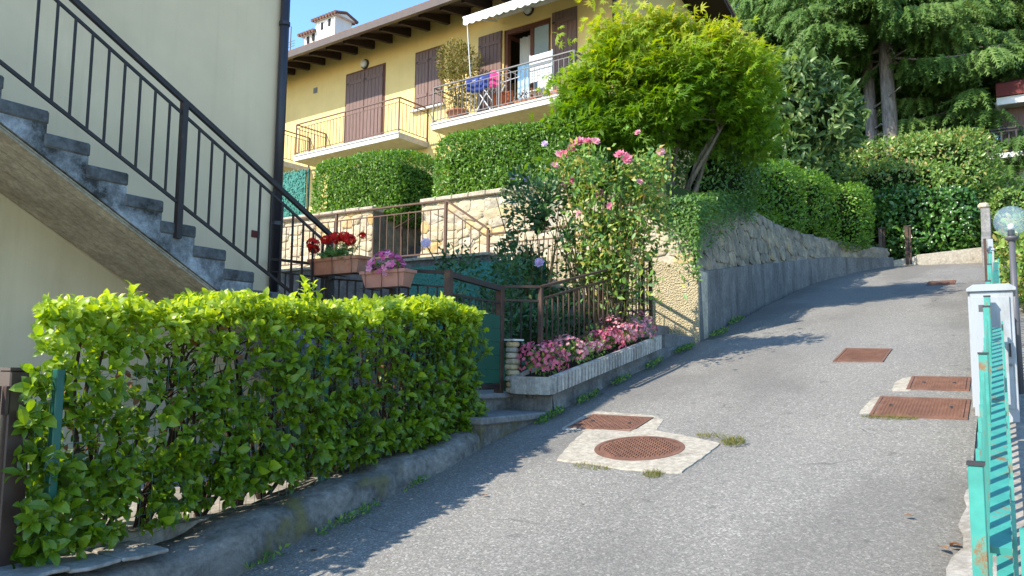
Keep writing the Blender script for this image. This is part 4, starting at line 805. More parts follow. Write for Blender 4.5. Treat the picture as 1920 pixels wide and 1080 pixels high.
# rose bush
t = thing('rose_bush', 'tall rose bush with big pink blooms rising above the trough railing', 'rose bush', (-.5, 5.5, 1.7))
canes(t, (-.5, 5.55, 1.6), [(-.5+random.uniform(-.75,.75), 5.6+random.uniform(-.35,.35), random.uniform(3.4, 4.3)) for _ in range(42)])
P, Q = superpts([(-.7, 5.6, 3.85, .5, .45, .45, 2), (-.1, 5.6, 3.85, .45, .42, .42, 2), (-.4, 5.6, 3.4, .6, .4, .4, 2), (-.5, 5.5, 2.9, .5, .35, .4, 2)], 6500, .2, 4, .35)
P2 = np.stack([RNG.normal(-.45, .33, 1300), RNG.normal(5.55, .25, 1300), RNG.uniform(2.3, 3.6, 1300)], 1); P = np.concatenate([P, P2]); 
cloud('foliage', P, rdir(len(P))+[0,0,.3], rdir(len(P))*.7+[-.3,-.6,.6], .085*(.6+.7*RNG.random(len(P))), L_MID, A['rose'], t)
def bloom(t, x, y, z, r, mt, tilt=.5):
    n = 3; Z = unit(np.array([[.35, -.9, .55]])+rdir(1)*tilt); o = cloud('bloom', np.array([[x, y, z]]), np.cross(Z, rdir(1)), Z, np.array([r]), L_ROSE, A[mt], t)
for x, y, z, r in ((-.78, 5.3, 4.33, .07), (-.66, 5.28, 4.38, .08), (-.55, 5.28, 4.36, .08), (-.46, 5.3, 4.36, .065), (-.88, 5.3, 4.26, .07), (-.95, 5.3, 4.27, .07), (-.1, 5.22, 4.12, .085), (-.02, 5.22, 4.07, .075), (.28, 5.5, 4.18, .06), (-1.1, 5.45, 4.18, .065), (-.92, 5.4, 3.92, .065), (-.84, 5.4, 3.96, .06), (-.4, 5.3, 3.72, .065), (.0, 5.5, 4.45, .045), (-.25, 5.25, 3.55, .05), (.1, 5.3, 3.8, .05), (-.65, 5.25, 3.5, .05)): bloom(t, x, y, z, r, 'f_rose')
# hibiscus
t = thing('hibiscus_bush', 'dark leaved bush with a few lilac flowers left of the rose', 'bush', (-1.3, 5.3, 1.6))
canes(t, (-1.3, 5.3, 1.5), [(-1.3+random.uniform(-.5,.5), 5.3+random.uniform(-.3,.3), random.uniform(3, 4)) for _ in range(16)])
P, Q = superpts([(-1.2, 5.3, 3.55, .42, .35, .55, 2), (-1.25, 5.3, 2.85, .6, .42, .6, 2), (-.95, 5.35, 3.1, .4, .35, .55, 2), (-1.1, 4.9, 2.1, .6, .5, .4, 2)], 4600, .16, 4, .3)
cloud('foliage', P, Q+rdir(len(P))*.8+[0,0,.1], Q+rdir(len(P))*.5+[0,-.2,.4], .088*(.6+.7*RNG.random(len(P))), L_MID, A['hib'], t)
for x, y, z, r in ((-1.05, 5.0, 2.9, .075), (-1.42, 5.3, 4.02, .05), (-1.1, 5.2, 4.4, .05), (-1.55, 5.2, 4.05, .05)): bloom(t, x, y, z, r, 'f_lil')
t = shrub('lilac_plant', 'low leafy plant with one lilac flower behind the gate railing', 'plant', [(-1.55, 4.2, 2.78, .42, .35, .22, 2), (-1.1, 4.4, 2.75, .4, .35, .2, 2), (-1.4, 4.2, 2.2, .55, .4, .5, 2)], 1300, .075, L_MID, 'hib', RD, .1, .4, .3, 4, None, None)
bloom(t, -2.08, 4.15, 3.1, .07, 'f_lil'); part('cane', M().tube([(-1.7, 4.2, 2.6), (-2.0, 4.18, 2.95), (-2.08, 4.16, 3.08)], .008, 5), A['rstem'], t)
shrub('ground_shrub', 'leafy green plants growing behind the trough railing bars', 'plant', [(-.85, 4.4, 1.95, .4, .6, .45, 2), (-.75, 5.6, 2.1, .35, .6, .4, 2)], 1300, .07, L_MID, 'hib', RD, .12, .5, .3, 4, None, .5)
t = thing('pale_pole', 'pale weathered stake standing among the rose canes', 'stake', (-.42, 5.9, 1.8)); part('stake', M().tube([(-.42, 5.9, 1.7), (-.4, 5.88, 3.15)], .035, 8), A['pole'], t); part('stub', M().tube([(-.4, 5.88, 3.0), (-.2, 5.85, 3.25)], [.03, .015], 6), A['pole'], t)

# maple
WF = Frame((0, 0, 0), 0)
t = thing('japanese_maple', 'wide Japanese maple with yellow green crown and several slanting trunks', 'tree', (2.47, 12.5, 4.2), WF)
MB = [(1.6,12.4,6.0,.82,.9,.75,2), (2.6,12.5,6.3,1.05,1.15,1.0,2), (3.75,12.6,6.45,.75,.9,.75,2), (1.72,12.4,6.95,.42,.5,.5,2), (2.56,12.5,7.3,.4,.5,.4,2), (3.25,12.6,7.05,.5,.6,.45,2), (3.3,12.5,5.85,.8,.8,.42,2), (1.45,12.2,5.5,.62,.7,.32,2), (4.02,12.6,5.7,.45,.6,.6,2), (2.2,12.0,5.75,.7,.6,.36,2),
      (1.78,12.4,7.45,.18,.3,.28,2), (2.6,12.5,7.7,.16,.3,.34,2), (2.95,12.5,7.5,.14,.3,.22,2), (3.8,12.6,7.25,.26,.3,.26,2), (4.25,12.6,6.95,.26,.4,.3,2), (.95,12.4,6.25,.3,.4,.26,2), (.9,12.4,5.75,.22,.4,.2,2), (4.45,12.6,6.5,.2,.3,.3,2), (1.3,12.4,6.75,.22,.3,.24,2)]
MB = [(2.44+(b[0]-2.5)*.86, b[1], 6.2+(b[2]-6.3)*.9, b[3]*.78, b[4]*.85, b[5]*.8, b[6]) for b in MB]
tw = []
for b in MB:
    for _ in range(int(26*b[3]*b[5])+5):
        d = rdir(1)[0]; e = Vector((b[0]+b[3]*d[0]*.93, b[1]+b[4]*d[1]*.93, b[2]+b[5]*d[2]*.93)); tw.append(e)
for i, (dx, dz) in enumerate(((-.75, 1.9), (.0, 2.4), (.45, 2.2), (1.2, 2.0), (.95, 1.5), (-.35, 2.0), (1.5, 2.3))):
    b = Vector((2.42+.06*i, 12.5+.05*(i % 3), 4.1)); e = Vector((2.5+dx, 12.45+random.uniform(-.3,.3), 4.2+dz)); q = b.lerp(e, .5)+Vector((-.12*dx, 0, -.12))
    part('trunk', M().tube([b, b.lerp(q, .5)+Vector((.03,0,0)), q, q.lerp(e, .5), e], [.055, .045, .036, .028, .016], 8), A['mbark'], t, smooth=True)
    m = M()
    for e2 in random.sample(tw, 7): 
        if (e2-e).length < 1.6: m.tube([e.lerp(q, random.random()*.5), e.lerp(e2, .5)+Vector((0,0,.08)), e2], [.018, .01, .003], 5, False)
    if m.v: part('branches', m, A['mbark'], t)
PP, DD, NN_, SS, KK = [], [], [], [], []
P, Q = superpts(MB, 2000, .2, 3.6, .52)
for p, q in zip(P, Q):                     # leaf sprays in flattened tiers
    n = 10; o = RNG.normal(size=(n, 3))*[.15, .15, .05]; pp = p+o; PP.append(pp); out = unit(o*[1,1,.2]+q*[.5,.5,0]+1e-4); DD.append(out+[0,0,-.35]+rdir(n)*.3); NN_.append(np.tile([-.3,-.5,.6], (n,1))+rdir(n)*.95); SS.append(.1+.055*RNG.random(n))
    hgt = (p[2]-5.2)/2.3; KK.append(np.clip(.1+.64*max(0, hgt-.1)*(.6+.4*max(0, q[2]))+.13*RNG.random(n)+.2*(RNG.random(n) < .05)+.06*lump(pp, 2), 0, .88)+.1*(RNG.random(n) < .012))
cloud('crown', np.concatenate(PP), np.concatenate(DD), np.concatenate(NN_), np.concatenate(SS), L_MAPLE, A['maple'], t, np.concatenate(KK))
m = M()
for e2 in tw:
    if e2.z > 6.6 and random.random() < .2: m.tube([e2-Vector((random.uniform(-.1,.1), 0, .35)), e2, e2+Vector((random.uniform(-.08,.08), 0, .3))], [.008, .006, .003], 4, False)
o = part('twigs', m, A['mbark'], t); o['kind'] = 'stuff'

shrub('dark_shrub', 'dense dark shrub under the maple above the lane wall corner', 'shrub', [(-2.3, 10.6, 4.95, 1.1, .7, .6, 2.5), (-.75, 10.4, 4.95, .6, .85, .65, 2.5), (-.8, 11.4, 5.2, .6, .9, .75, 2.5)], 12000, .075, L_MID, 'ivy', RD, .1, .4, .16, 2.5, None, .74)
shrub('wall_hedge', 'dark green hedge standing along the top of the curved lane wall', 'hedge', [(-.72, 12.9, 5.3, .5, 1.1, .78, 3.5), (-.65, 14.7, 5.45, .52, 1.2, .82, 3.5), (-.3, 16.3, 5.5, .55, 1.0, .85, 3.5), (.35, 17.45, 5.4, .5, .75, .8, 3.5)], 20000, .085, L_MID, 'boxleaf', RD, .1, .4, .14, 2.4, None, .76)
t = thing('ivy', 'trailing ivy spilling over the corner of the stone wall', 'ivy', (-.4, 7.6, 3.9))
PP = []; QQ = []
for _ in range(10500):
    r = random.random()
    if r < .3: x = .03-1.25*random.random()**1.7; top = wtop(x)+.12; z = top-abs(random.gauss(0, .1 if x < -.6 else .12+.4*(x+.6)/.6)); PP.append((x, 7.52-.06*random.random(), z)); QQ.append((0, -1, .3))
    elif r < .76: s = 7.56+3.9*random.random()**1.3; top = stop_(s)+.1; z = top-abs(random.gauss(0, .33*(1-.55*(s-7.5)/4))); PP.append((cvx(s)+.02-.13*(z-ctop(s))+.05*random.random(), s, z)); QQ.append((1, 0, .3))
    else: s = random.uniform(7.6, 11); x = random.uniform(-1.1, -.05); PP.append((x+cvx(s), s, stop_(s)+.05+random.random()*.12)); QQ.append((0, -.2, 1))
P = np.array(PP); Q = np.array(QQ, float); k = lump(P, 4) > -.75; P, Q = P[k], Q[k]
cloud('foliage', P, Q*.3+rdir(len(P))*.7+[0,0,-.5], Q+rdir(len(P))*.5, 0.056*(.6+.8*RNG.random(len(P))), L_MID, A['ivy'], t, np.clip(.5+.4*(RNG.random(len(P))-.5)+.15*lump(P, 3), 0, .95))
t = thing('creeper', 'thin grey green creeper hanging over the stone wall top behind the rose', 'creeper', (-2.2, 7.55, 4.4))
n = 1500; x = RNG.uniform(-3.3, -1.1, n); P = np.stack([x, 7.5+.08*RNG.random(n), np.array([wtop(v) for v in x])+.06-np.abs(RNG.normal(0, .16, n))], 1); cloud('foliage', P, rdir(n)+[0,0,-.4], rdir(n)*.5+[0,-1,.3], .04*(.6+.8*RNG.random(n)), L_MID, A['loq'], t)

# loquat, photinia, laurel, shrubs by the fence
t = shrub('loquat_tree', 'broad shrub with large pale grey green leaves right of the maple', 'tree', [(-.6, 17.2, 8.3, 1.0, 1.0, 1.25, 2), (-.9, 17.2, 7.2, .8, .9, .9, 2), (.0, 17.4, 7.9, .7, .8, .8, 2)], 2700, .32, L_LONG, 'loq', RD, .2, .35, .3, 2, None, .62, None, .75)
part('trunk', M().tube([(-.6, 17.2, 4.4), (-.65, 17.2, 6), (-.6, 17.2, 8)], [.12, .1, .05], 8), A['mbark'], t)
shrub('photinia_hedge', 'tall loose hedge with reddish shoot tips below the spruce trunks', 'hedge', [(.6, 21.3, 7.2, 1.5, .9, 1.0, 3), (2.3, 21.2, 7.25, 1.2, .9, 1.05, 3), (2.9, 21.5, 6.6, .6, .8, .95, 3), (-.6, 21, 6.9, .8, .9, 1.1, 3), (1.1, 20.2, 6.1, 1.7, .7, 1.3, 3)], 19000, .13, L_MID, 'phot', RD, .16, .6, .28, 1.8, None, .72)
shrub('laurel_hedge', 'glossy dark laurel hedge above the low wall at the end of the lane', 'hedge', [(2.15, 19.6, 5.5, 1.0, .6, .9, 3.5), (1.45, 19.5, 5.35, .5, .5, .78, 3), (1.3, 19.7, 5.9, .6, .5, .5, 3)], 6500, .14, L_OVAL, 'laurel', RD, .1, .3, .14, 2.2, None, .76)
shrub('fence_shrub', 'bright leafy shrub behind the globe lamp and turquoise fence', 'shrub', [(4.15, 12.2, 3.4, .6, 1.2, .75, 2.5), (4.2, 10.2, 2.9, .5, 1.0, .7, 2.5)], 3800, .12, L_OVAL, 'phot', RD, .1, .5, .2, 2, None, .8, lambda P, r: r*.6+.25)
shrub('house_shrub', 'sunny green bushes below the chalet balcony at the right edge', 'shrub', [(4.6, 22.5, 6.2, 1.2, 1.0, .9, 2.5), (3.8, 20.6, 5.6, .6, .8, .8, 2.5)], 6500, .11, L_MID, 'phot', RD, .12, .5, .25, 2, None, .8, lambda P, r: r*.6+.2)

# spruces
def spruce(label, x, y, z0, zs, zt_, L0, seed, tr=.38, dead=True, left=1.0):
    g = np.random.default_rng(seed); rr = random.Random(seed); t = thing('spruce_tree', label, 'tree', (x, y, z0), RD, 'spruces above the lane')
    part('trunk', M().tube([(x, y, z0), (x+.05, y, z0+3), (x-.06, y, z0+7), (x+.08, y, zt_)], [tr, tr*.9, tr*.75, tr*.3], 12), A['bark'], t, smooth=True)
    m = M(); P = []; D = []; z = zs; K = []
    while z < zt_:
        f = (z-zs)/(zt_+6-zs); nb = rr.randint(5, 7); a0 = rr.random()*6.28
        for i in range(nb):
            a = a0+2*PI*i/nb+rr.uniform(-.3,.3)
            if dead and math.sin(a) < -.5 and z < 15.0: continue
            L = L0*(1-f*.75)*rr.uniform(.65, 1.1); c = Vector((math.cos(a), math.sin(a), 0)); pts = []
            dr = rr.uniform(.25, .5)
            for j in range(7): q = j/6; pts.append(Vector((x, y, z)) + c*L*q + Vector((0, 0, -L*dr*q*(1.25-.55*q))))
            m.tube(pts, [.05*(1-.85*j/6) for j in range(7)], 5, False)
            n = int(L*30)
            for q in g.random(n)**.7*.88+.12:
                k = min(5, int(q*6)); p = pts[k].lerp(pts[k+1], q*6-k); sd = np.array([-c.y, c.x, 0])*g.normal()*.4
                P.append(np.array(p)+sd*.5+[0,0,-.02]); D.append(np.array([c.x*.3, c.y*.3, -1.0+.35*q])+sd*.6+g.normal(size=3)*.2); K.append(.25+.35*q+.3*g.random())
        z += rr.uniform(.34, .6)
    part('branches', m, A['bark'], t)
    P = np.array(P); n = len(P); cloud('crown', P, np.array(D), g.normal(size=(n,3))*.6+[0,-.6,.6], g.uniform(.5, 1.0, n), L_SPRAY, A['spruce'], t, np.array(K)+.12*lump(P, .8))
    if dead:
        for _ in range(9): zz = rr.uniform(z0+3, zs+3); a = rr.uniform(0, 6.28); l = rr.uniform(.8, 2.2); part('dead_branch', M().tube([(x, y, zz), (x+math.cos(a)*l*.5, y+math.sin(a)*l*.5, zz+.1), (x+math.cos(a)*l, y+math.sin(a)*l, zz-rr.uniform(-.3,.5))], [.045, .03, .012], 5), A['bark'], t)
spruce('spruce with pale grey trunk, left of the two bare trunks above the hedge', -.58, 29.6, 7, 13.8, 21, 4.2, 1, .27)
spruce('spruce whose thick trunk is right of the two bare trunks above the hedge', .14, 29.0, 7, 13.6, 21, 4.0, 2, .31)
spruce('spruce with low drooping branches right of the two bare trunks', 2.6, 31.5, 7, 9.9, 20, 3.8, 3, .32, False)
spruce('spruce overhanging the red chalet roof at the right edge', 5.6, 34, 8, 11.6, 22, 4.4, 4, .34, False)
spruce('spruce standing farthest left behind the big leaved loquat', -4.6, 33, 8, 11.2, 22, 4.6, 5, .34, False)
P, Q = superpts([(-9, 50, 17, 7, 5, 9, 2), (0, 54, 16, 8, 5, 9, 2), (9, 54, 17, 8, 5, 10, 2), (18, 52, 18, 8, 5, 11, 2), (-18, 52, 16, 7, 5, 8, 2), (2, 42, 11.5, 8, 2, 3.5, 2), (-4, 46, 25, 8, 3, 7, 2), (8, 46, 25, 8, 3, 7, 2)], 19000, .6, .5, .8)
o = cloud('forest', P, Q+rdir(len(P))*.8, Q+rdir(len(P))*.5, .5*(.6+.6*RNG.random(len(P))), L_OVAL, A['forest'], None, None, 'stuff'); o.location = RD.o; o.rotation_euler = (0, 0, RD.a)
meta(o, 'dark wood closing the view behind the spruces', 'forest')
struct('hillside', M().strip([[(x, y, z+1.5*math.sin(x*.13)) for x in range(-80, 81, 10)] for y, z in ((56, 10), (62, 22), (75, 30), (110, 38))]), A['earth'])

# ---------------------------------------------------------------- chalet at the right edge
t = thing('chalet', 'white chalet with red roof edge and brown wooden shutters half hidden by spruces', 'house', (5.5, 30, 7.5))
part('wall', M().box(3.55, 10, 30, 36, 6.5, 11.5), A['white'], t); part('fascia', M().box(3.6, 10.5, 29.2, 29.28, 11.15, 11.42), A['steelw'], t); part('roof', M().prism([(29.1, 11.43), (33, 13.1), (37, 11.43), (37, 11.6), (33, 13.4), (29.1, 11.9)], 0, 3.6, 10.6), A['red'], t)
f = part('shutter', M().box(3.72, 5.3, 29.94, 29.99, 9.5, 11.2), A['shut'], t)
for i in range(9): part('plank', M().box(3.73+.175*i, 3.89+.175*i, 29.915, 29.938, 9.52, 11.18), A['shut'], f)
f = part('window', M().box(3.2+.33, 3.7, 29.95, 29.995, 9.6, 11.0), A['lblue'], t); part('pane', M().box(3.55, 3.68, 29.94, 29.949, 9.7, 10.9), A['pane'], f)
b = part('balcony', M().box(3.2, 10, 28.9, 29.99, 9.15, 9.32), A['white'], t); railing('', '', '', [(3.25, 28.95, 10.2), (9, 28.95, 10.2)], .88, 'rail', RD, .05, .22, ((0,.06,.05), (.1,.03,.03)), .06, None, .06, None, b)
part('window_box', M().box(4.6, 5.6, 28.7, 28.9, 10.0, 10.2), A['lblue'], t)

# ---------------------------------------------------------------- end of the lane: low wall, posts
t = thing('end_wall', 'low pale wall closing the end of the lane under the laurel hedge', 'wall', (2.2, 18.75, 4.2))
part('wall', M().prism([(1.75, 3.9), (3.15, 3.9), (3.15, 4.62), (1.75, 4.53)], 1, 18.6, 18.85), A['slab'], t, .01); part('wall', M().prism([(1.2, 3.9), (1.748, 3.9), (1.748, 4.5), (1.2, 4.42)], 1, 18.58, 18.85), A['mortar'], t, .01)
part('side_wall', M().prism([(17.4, 3.9), (19.4, 3.9), (19.4, 5.55), (18.3, 5.5), (18.0, 4.9), (17.4, 4.6)], 0, 3.16, 3.35), A['cwall'], t, .01); part('wall_stone', M().box(3.1, 3.33, 18.4, 18.7, 5.51, 5.66), A['stone'], t, .05)
for i, (x, lab) in enumerate(((.98, 'dark brown gate post at the hedge end, left of the pair'), (1.57, 'reddish brown gate post in front of the laurel, right of the pair'))):
    t = thing('gate_post', lab, 'post', (x, 18.6, 4.4), RD, 'gate posts at the end of the lane'); part('post', M().box(x-.06, x+.02, 18.55, 18.65, 4.3, 5.25), A['gatepost' if not i else 'rustrail'], t); part('post', M().box(x+.035, x+.08, 18.57, 18.63, 4.3, 5.22), A['rustrail'], t); part('cap', M().box(x-.07, x+.09, 18.54, 18.66, 5.251, 5.27), A['gatepost'], t)
t = thing('gate_pillar', 'pale grey gate pillar with letterbox beyond the white cabinet', 'pillar', (3.42, 10.2, 2.6))
part('pillar', M().box(3.385, 3.46, 10.05, 10.3, 2.4, 3.4), A['cab'], t); part('cap', M().box(3.375, 3.47, 10.04, 10.31, 3.401, 3.43), A['cab'], t); part('letterbox', M().box(3.39, 3.455, 10.1, 10.25, 3.431, 3.57), A['cab'], t)
single('wooden_post', 'rusty brown post beside the pale gate pillar', 'post', M().box(3.34, 3.375, 9.95, 10.0, 2.3, 3.56), A['rustrail'], (3.36, 9.97, 2.4))

# ---------------------------------------------------------------- turquoise fence, cabinet and lamp on the right
def fw(s): return 3.49-.006*s + (.13*(-.15-s) if s < -.15 else 0)
t = thing('turquoise_fence', 'peeling turquoise metal picket fence along the right edge of the lane', 'fence', (3.48, 1.5, .9))
for s in (-.15, 1.6, 3.35, 3.93, 4.66, 5.05, 6.8, 8.5, 10.6):
    part('post', M().box(fw(s)-.027, fw(s)+.013, s-.025, s+.025, zr(s)-.05, zr(s)+.9), A['teal'], t, .003); part('post_cap', M().box(fw(s)-.03, fw(s)+.016, s-.028, s+.028, zr(s)+.9005, zr(s)+.91), A['pipe'], t)
for a_, b_ in ((-1.3, -.15), (-.15, 1.6), (1.6, 3.35), (3.35, 3.93), (4.66, 5.05), (5.05, 6.8), (6.8, 8.5), (8.5, 9.9)):
    for hh in (.66, .2):
        if a_ > -1: part('rail', M().bar((fw(a_)+.044, a_+.026, zr(a_)+hh), (fw(b_)+.044, b_-.026, zr(b_)+hh), .055, .02), A['teal'], t)
    n = int(round((b_-a_)/.13))
    for i in range(1, n):
        s = a_+(b_-a_)*i/n; hh = .80+.02*((i*7) % 3)
        if a_ > -1: part('picket', M().box(fw(s)-.014, fw(s)-.002, s-.016, s+.016, zr(s)+.07, zr(s)+hh+.03), A['teal'], t)
        if i % 2 or a_ < -1: part('picket', M().box(fw(s)+.073, fw(s)+.085, s-.017, s+.017, zr(s)+.07, zr(s)+hh-.06), A['teal'], t)
t = thing('utility_cabinet', 'pale grey utility cabinet standing behind the turquoise fence', 'cabinet', (3.5, 4.3, 1.38))
part('body', M().box(3.345, 3.625, 4.02, 4.55, 1.3, 2.29), A['cab'], t, .004); part('roof', M().prism([(3.325, 2.291), (3.645, 2.291), (3.645, 2.315), (3.60, 2.345), (3.37, 2.345), (3.325, 2.315)], 1, 4.0, 4.57), A['cab'], t, .004)
part('door', M().box(3.372, 3.60, 4.006, 4.019, 1.42, 2.25), A['cab'], t, .003); part('handle', M().box(3.58, 3.593, 3.99, 4.005, 1.8, 1.9), A['rail'], t); part('lock', M().tube([(3.587, 4.006, 1.74), (3.587, 3.998, 1.74)], .012, 10), A['greysteel'], t); part('label', M().box(3.40, 3.45, 4.003, 4.0055, 2.14, 2.19), A['lamp'], t); part('vent_slot', M().box(3.43, 3.54, 4.002, 4.0055, 1.5, 1.508).box(3.43, 3.54, 4.002, 4.0055, 1.53, 1.538).box(3.43, 3.54, 4.002, 4.0055, 1.56, 1.568), A['pipe'], t)
part('side_panel', M().box(3.331, 3.3445, 4.06, 4.52, 1.42, 2.26), A['cab'], t)
t = thing('globe_lamp', 'smoky glass globe lamp on a dark grey post by the fence', 'lamp', (3.64, 4.95, 1.5))
part('post', M().tube([(3.645, 4.95, 1.35), (3.64, 4.95, 2.8)], [.03, .023], 12), A['lamp'], t, smooth=True); part('collar', M().lathe((3.64, 4.95, 2.79), [(.024,0), (.05,.02), (.055,.04), (.02,.045)], 16), A['lamp'], t, smooth=True)
part('socket', M().lathe((3.64, 4.95, 2.835), [(.026,0), (.026,.05), (.0,.05)], 12), A['pipe'], t); part('bulb', M().lathe((3.64, 4.95, 2.886), [(.0,0), (.022,.001), (.026,.02), (.022,.05), (.0,.06)], 12), A['whitep'], t, smooth=True)
part('globe', M().lathe((3.64, 4.95, 2.965), [(.13*math.sin(PI*(.12+.88*i/14)), -.13*math.cos(PI*(.12+.88*i/14))) for i in range(15)], 28), A['globe'], t, smooth=True)
t = thing('dark_side_fence', 'dark steel post and rail right of the lamp', 'fence', (3.9, 5.5, 1.5))
part('post', M().bar((3.78, 5.2, 1.4), (3.78, 5.2, 2.3), .05), A['rail'], t); part('rail', M().bar((3.78, 5.2, 2.25), (5.2, 5.3, 2.25), .04), A['greysteel'], t)
for i in range(9): part('bar', M().bar((3.86+.12*i, 5.21, 1.45), (3.86+.12*i, 5.21, 2.23), .014), A['teal'], t)

# ---------------------------------------------------------------- iron covers let into the lane
def cover(x0, x1, y0, y1, label, n=18, yaw=0, dz=.012):
    cx, cy = (x0+x1)/2, (y0+y1)/2; t = thing('iron_cover', label, 'cover', (cx, cy, zr(cy)), RD, 'rectangular rust brown covers in the lane'); ca, sa = math.cos(yaw), math.sin(yaw)
    def q(x, y, h): X, Y = x-cx, y-cy; return (cx+ca*X-sa*Y, cy+sa*X+ca*Y, roadz(x, y)+h)
    def blk(m, a, b, c, d, h0, h1): m.add([q(a,c,h0), q(b,c,h0), q(b,d,h0), q(a,d,h0), q(a,c,h1), q(b,c,h1), q(b,d,h1), q(a,d,h1)], [(4,5,6,7),(0,1,5,4),(1,2,6,5),(2,3,7,6),(3,0,4,7)])
    m = M(); f = .025
    for a, b, c, d in ((x0, x1, y0, y0+f), (x0, x1, y1-f, y1), (x0, x0+f, y0+f, y1-f), (x1-f, x1, y0+f, y1-f)): blk(m, a, b, c, d, -.03, dz)
    part('frame', m, A['iron'], t); m = M(); blk(m, x0+f+.006, x1-f-.006, y0+f+.006, y1-f-.006, -.03, dz-.002); part('lid', m, A['iron'], t)
    m = M(); nx = n; ny = max(4, int(n*(y1-y0)/(x1-x0)))
    for i in range(nx):
        for j in range(ny):
            u = x0+f+.02+(x1-x0-2*f-.04)*(i+.5)/nx; v = y0+f+.02+(y1-y0-2*f-.04)*(j+.5)/ny; k = .3*(x1-x0)/nx; k2 = k*(.35 if (i+j) % 2 else 1)
            blk(m, u-k2, u+k2, v-k*(1 if (i+j) % 2 else .35), v+k*(1 if (i+j) % 2 else .35), dz-.003, dz+.004)
    part('tread_pattern', m, A['iron'], t)
    for u in (x0+.12, x1-.12): m = M(); blk(m, u-.012, u+.012, cy-.02, cy+.02, dz-.001, dz+.005); part('lifting_slot', m, A['pipe'], t)
cover(.37, .955, 3.1, 3.585, 'rusty square cover beside the round manhole, nearest the steps', 18, R(0))
cover(1.99, 2.48, 6.02, 6.81, 'lone rusty cover in the middle of the lane beyond the near pairs'); cover(2.8, 3.28, 4.87, 5.38, 'upper of the two rusty covers beside the turquoise fence'); cover(2.63, 3.3, 3.88, 4.55, 'largest rusty cover, lower of the two beside the turquoise fence', 24); cover(2.31, 2.78, 13.65, 14.3, 'farthest small rusty cover near the top of the lane', 12)
t = thing('round_manhole', 'round rusty manhole cover set in a pale cement slab', 'manhole', (1.22, 2.66, zr(2.66)))
def disc(c, r0, r1, h, n=48): return [[(c[0]+r*math.cos(2*PI*k/n), c[1]+r*math.sin(2*PI*k/n), roadz(c[0]+r*math.cos(2*PI*k/n), c[1]+r*math.sin(2*PI*k/n))+hh) for k in range(n+1)] for r, hh in ((r0, h), (r1, h), (r1+.002, -.03))]
C0 = (1.22, 2.66)
outline = [(.57,3.07), (.8,3.14), (1.06,3.22), (1.4,3.1), (1.74,2.96), (1.735,2.6), (1.71,2.19), (1.3,2.17), (1.0,2.23), (.76,2.22), (.66,2.6)]
def ring_slab(outl, c, r, hh, n=60):
    rows = [[], [], []]
    for k in range(n+1):
        a = 2*PI*k/n; d = (math.cos(a), math.sin(a)); best = 9
        for i in range(len(outl)):
            (x1, y1), (x2, y2) = outl[i], outl[(i+1) % len(outl)]; ex, ey = x2-x1, y2-y1; den = d[0]*ey-d[1]*ex
            if abs(den) > 1e-9:
                tt = ((x1-c[0])*ey-(y1-c[1])*ex)/den; uu = ((x1-c[0])*d[1]-(y1-c[1])*d[0])/den
                if tt > 0 and -1e-6 <= uu <= 1+1e-6: best = min(best, tt)
        best *= 1+.008*math.sin(k*2.3)
        for j, (q, h_) in enumerate(((r, hh), (best, hh-.002), (best+.012, -.02))): x, y = c[0]+d[0]*q, c[1]+d[1]*q; rows[j].append((x, y, roadz(x, y)+h_))
    return rows
part('cement_slab', M().strip(ring_slab(outline, C0, .335, .012)), A['slab'], t); part('rim', M().strip(disc(C0, .30, .334, .015)), A['iron'], t)
part('lid', M().strip([[(C0[0], C0[1], roadz(*C0)+.014)]*49] + disc(C0, .15, .296, .014)), A['iron'], t)
m = M()
for i in range(-11, 12):
    for j in range(-11, 12):
        x, y = C0[0]+i*.026, C0[1]+j*.026
        if math.hypot(x-C0[0], y-C0[1]) < .275: a = .006 if (i+j) % 2 else .011; b = .011 if (i+j) % 2 else .006; z = roadz(x, y); m.box(x-a, x+a, y-b, y+b, z+.01, z+.019)
part('tread_pattern', m, A['iron'], t)
o2 = [(.28, 3.72), (.9, 3.68), (1.06, 3.55), (1.12, 3.25), (1.0, 3.21), (.8, 3.13), (.56, 3.06), (.33, 3.04)]
def flat(name, poly, hh, mt, parent):
    c = (sum(p[0] for p in poly)/len(poly), sum(p[1] for p in poly)/len(poly)); return part(name, M().strip([[(c[0], c[1], roadz(*c)+hh)]*61] + ring_slab(poly, c, .02, hh)), A[mt], parent)
for lab, poly in (('pale cement surround of the square cover near the steps', o2), ('broken pale cement patch left of the upper cover by the fence', [(2.68,5.15), (2.74,5.36), (2.84,5.36), (2.84,4.82), (2.69,4.81)]), ('broken pale cement patch left of the largest cover', [(2.58,4.5), (2.66,4.6), (2.68,4.0), (2.54,3.95)])):
    c = poly[0]; t = thing('cement_patch', lab, 'paving', (c[0], c[1], zr(c[1]))); flat('cement', poly, .006, 'slab', t)

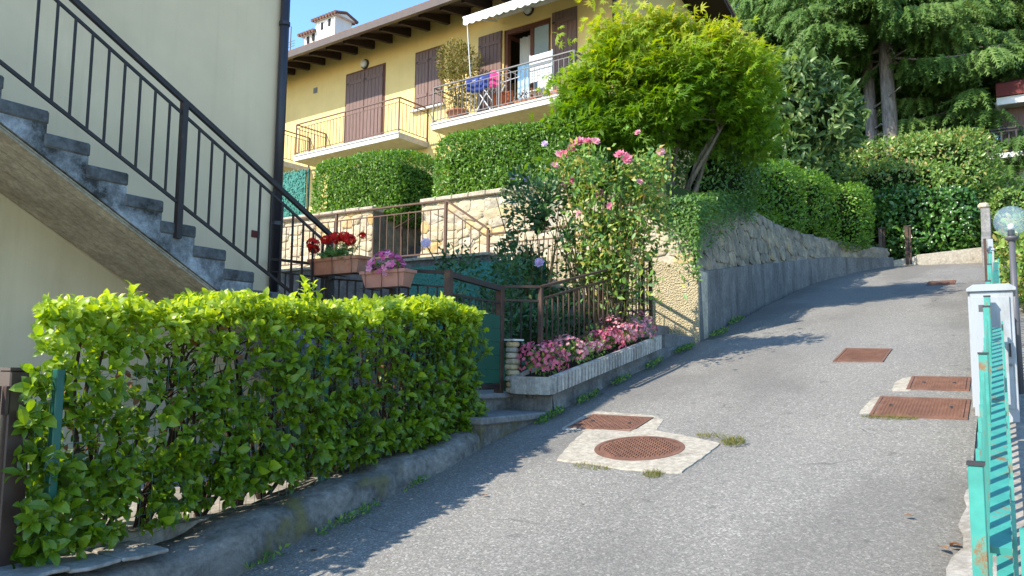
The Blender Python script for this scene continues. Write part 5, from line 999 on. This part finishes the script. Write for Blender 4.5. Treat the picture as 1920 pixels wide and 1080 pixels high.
# weeds, grass tufts and fallen leaves
def tuft(name, label, cx, cy, r, n, size, mt='grass', tpl=L_BLADE, group=None, sx=1, zo=0):
    t = thing(name, label, 'grass' if mt == 'grass' else 'weed', (cx, cy, zr(cy)), RD, group); a = RNG.random(n)*6.28; q = np.sqrt(RNG.random(n))*r; P = np.stack([cx+q*np.cos(a)*sx, cy+q*np.sin(a), np.zeros(n)], 1); P[:, 2] = zr(0)+.2*P[:, 1]+zo*RNG.random(n)
    cloud('blades', P, rdir(n)*.7+[0,0,.7], rdir(n), size*(.5+.8*RNG.random(n)), tpl, A[mt], t, None, 'stuff')
G = 'grass tufts round the round manhole'
tuft('grass_tuft', 'yellowish grass tuft at the right corner of the round manhole slab', 1.83, 2.98, .09, 380, .042, group=G); tuft('grass_tuft', 'flat grass strip along the near left edge of the round manhole slab', 1.08, 2.16, .06, 300, .035, group=G, sx=2.6); tuft('grass_tuft', 'rounded grass tuft at the near right edge of the round manhole slab', 1.55, 2.13, .07, 360, .036, group=G); tuft('grass_tuft', 'dry sparse grass at the top right edge of the round manhole slab', 1.62, 3.1, .06, 200, .035, group=G, sx=2)
tuft('grass_tuft', 'mossy yellow grass strip under the largest rusty cover', 2.78, 3.85, .05, 380, .035, sx=4)
G = 'weeds along the kerb and lane wall'
for i, (x, y, r, n, lab) in enumerate(((.04, .93, .1, 60, 'small green weed at the kerb foot below the middle of the hedge'), (.03, .7, .08, 45, 'weed at the kerb foot just below the largest kerb weed'), (.03, 1.46, .07, 35, 'tiny weed at the kerb foot under the right half of the hedge'), (.04, .18, .07, 35, 'lowest weed at the kerb foot near the photo bottom'), (.03, 3.35, .14, 190, 'ivy like weeds at the foot of the lower garden step'), (.03, 4.1, .13, 150, 'weeds at the foot of the trough wall near its corner'), (.02, 4.9, .12, 130, 'weeds along the middle of the trough wall foot'), (.03, 5.8, .13, 150, 'weeds below the upper end of the flower trough'), (.03, 6.8, .16, 260, 'weeds by the side steps below the pillar'), (.08, 8.1, .2, 260, 'weeds at the foot of the roughcast pillar corner'), (-.03, 9.3, .2, 180, 'sparse weeds at the foot of the lane wall'))):
    tuft('weed', lab, x+.03, y, r*1.9, int(n*1.2), .036, 'ivy', L_MID, G, .22, .04)
for i, (x, y, s, lab) in enumerate(((3.25, 1.5, .065, 'curled orange dry leaves lying by the fence edging'), (3.12, 1.86, .05, 'single tan dry leaf on the asphalt left of the fence'), (.64, 1.45, .05, 'reddish dry leaf on the sunny asphalt near the hedge shadow'), (.17, .4, .06, 'brown dry leaf in the hedge shadow by the kerb'), (1.33, 1.5, .03, 'tiny green leaf on the asphalt below the manhole'))):
    t = thing('fallen_leaf', lab, 'leaf', (x, y, zr(y))); n = 3 if i == 0 else 1; P = np.array([[x+.05*k, y+.03*k, zr(y)+.003+.004*k] for k in range(n)]); cloud('leaf_blade', P, rdir(n)*[1,1,.1], rdir(n)*.2+[0,0,1], np.full(n, s), oval(.6, .1), A['deadleaf'], t)
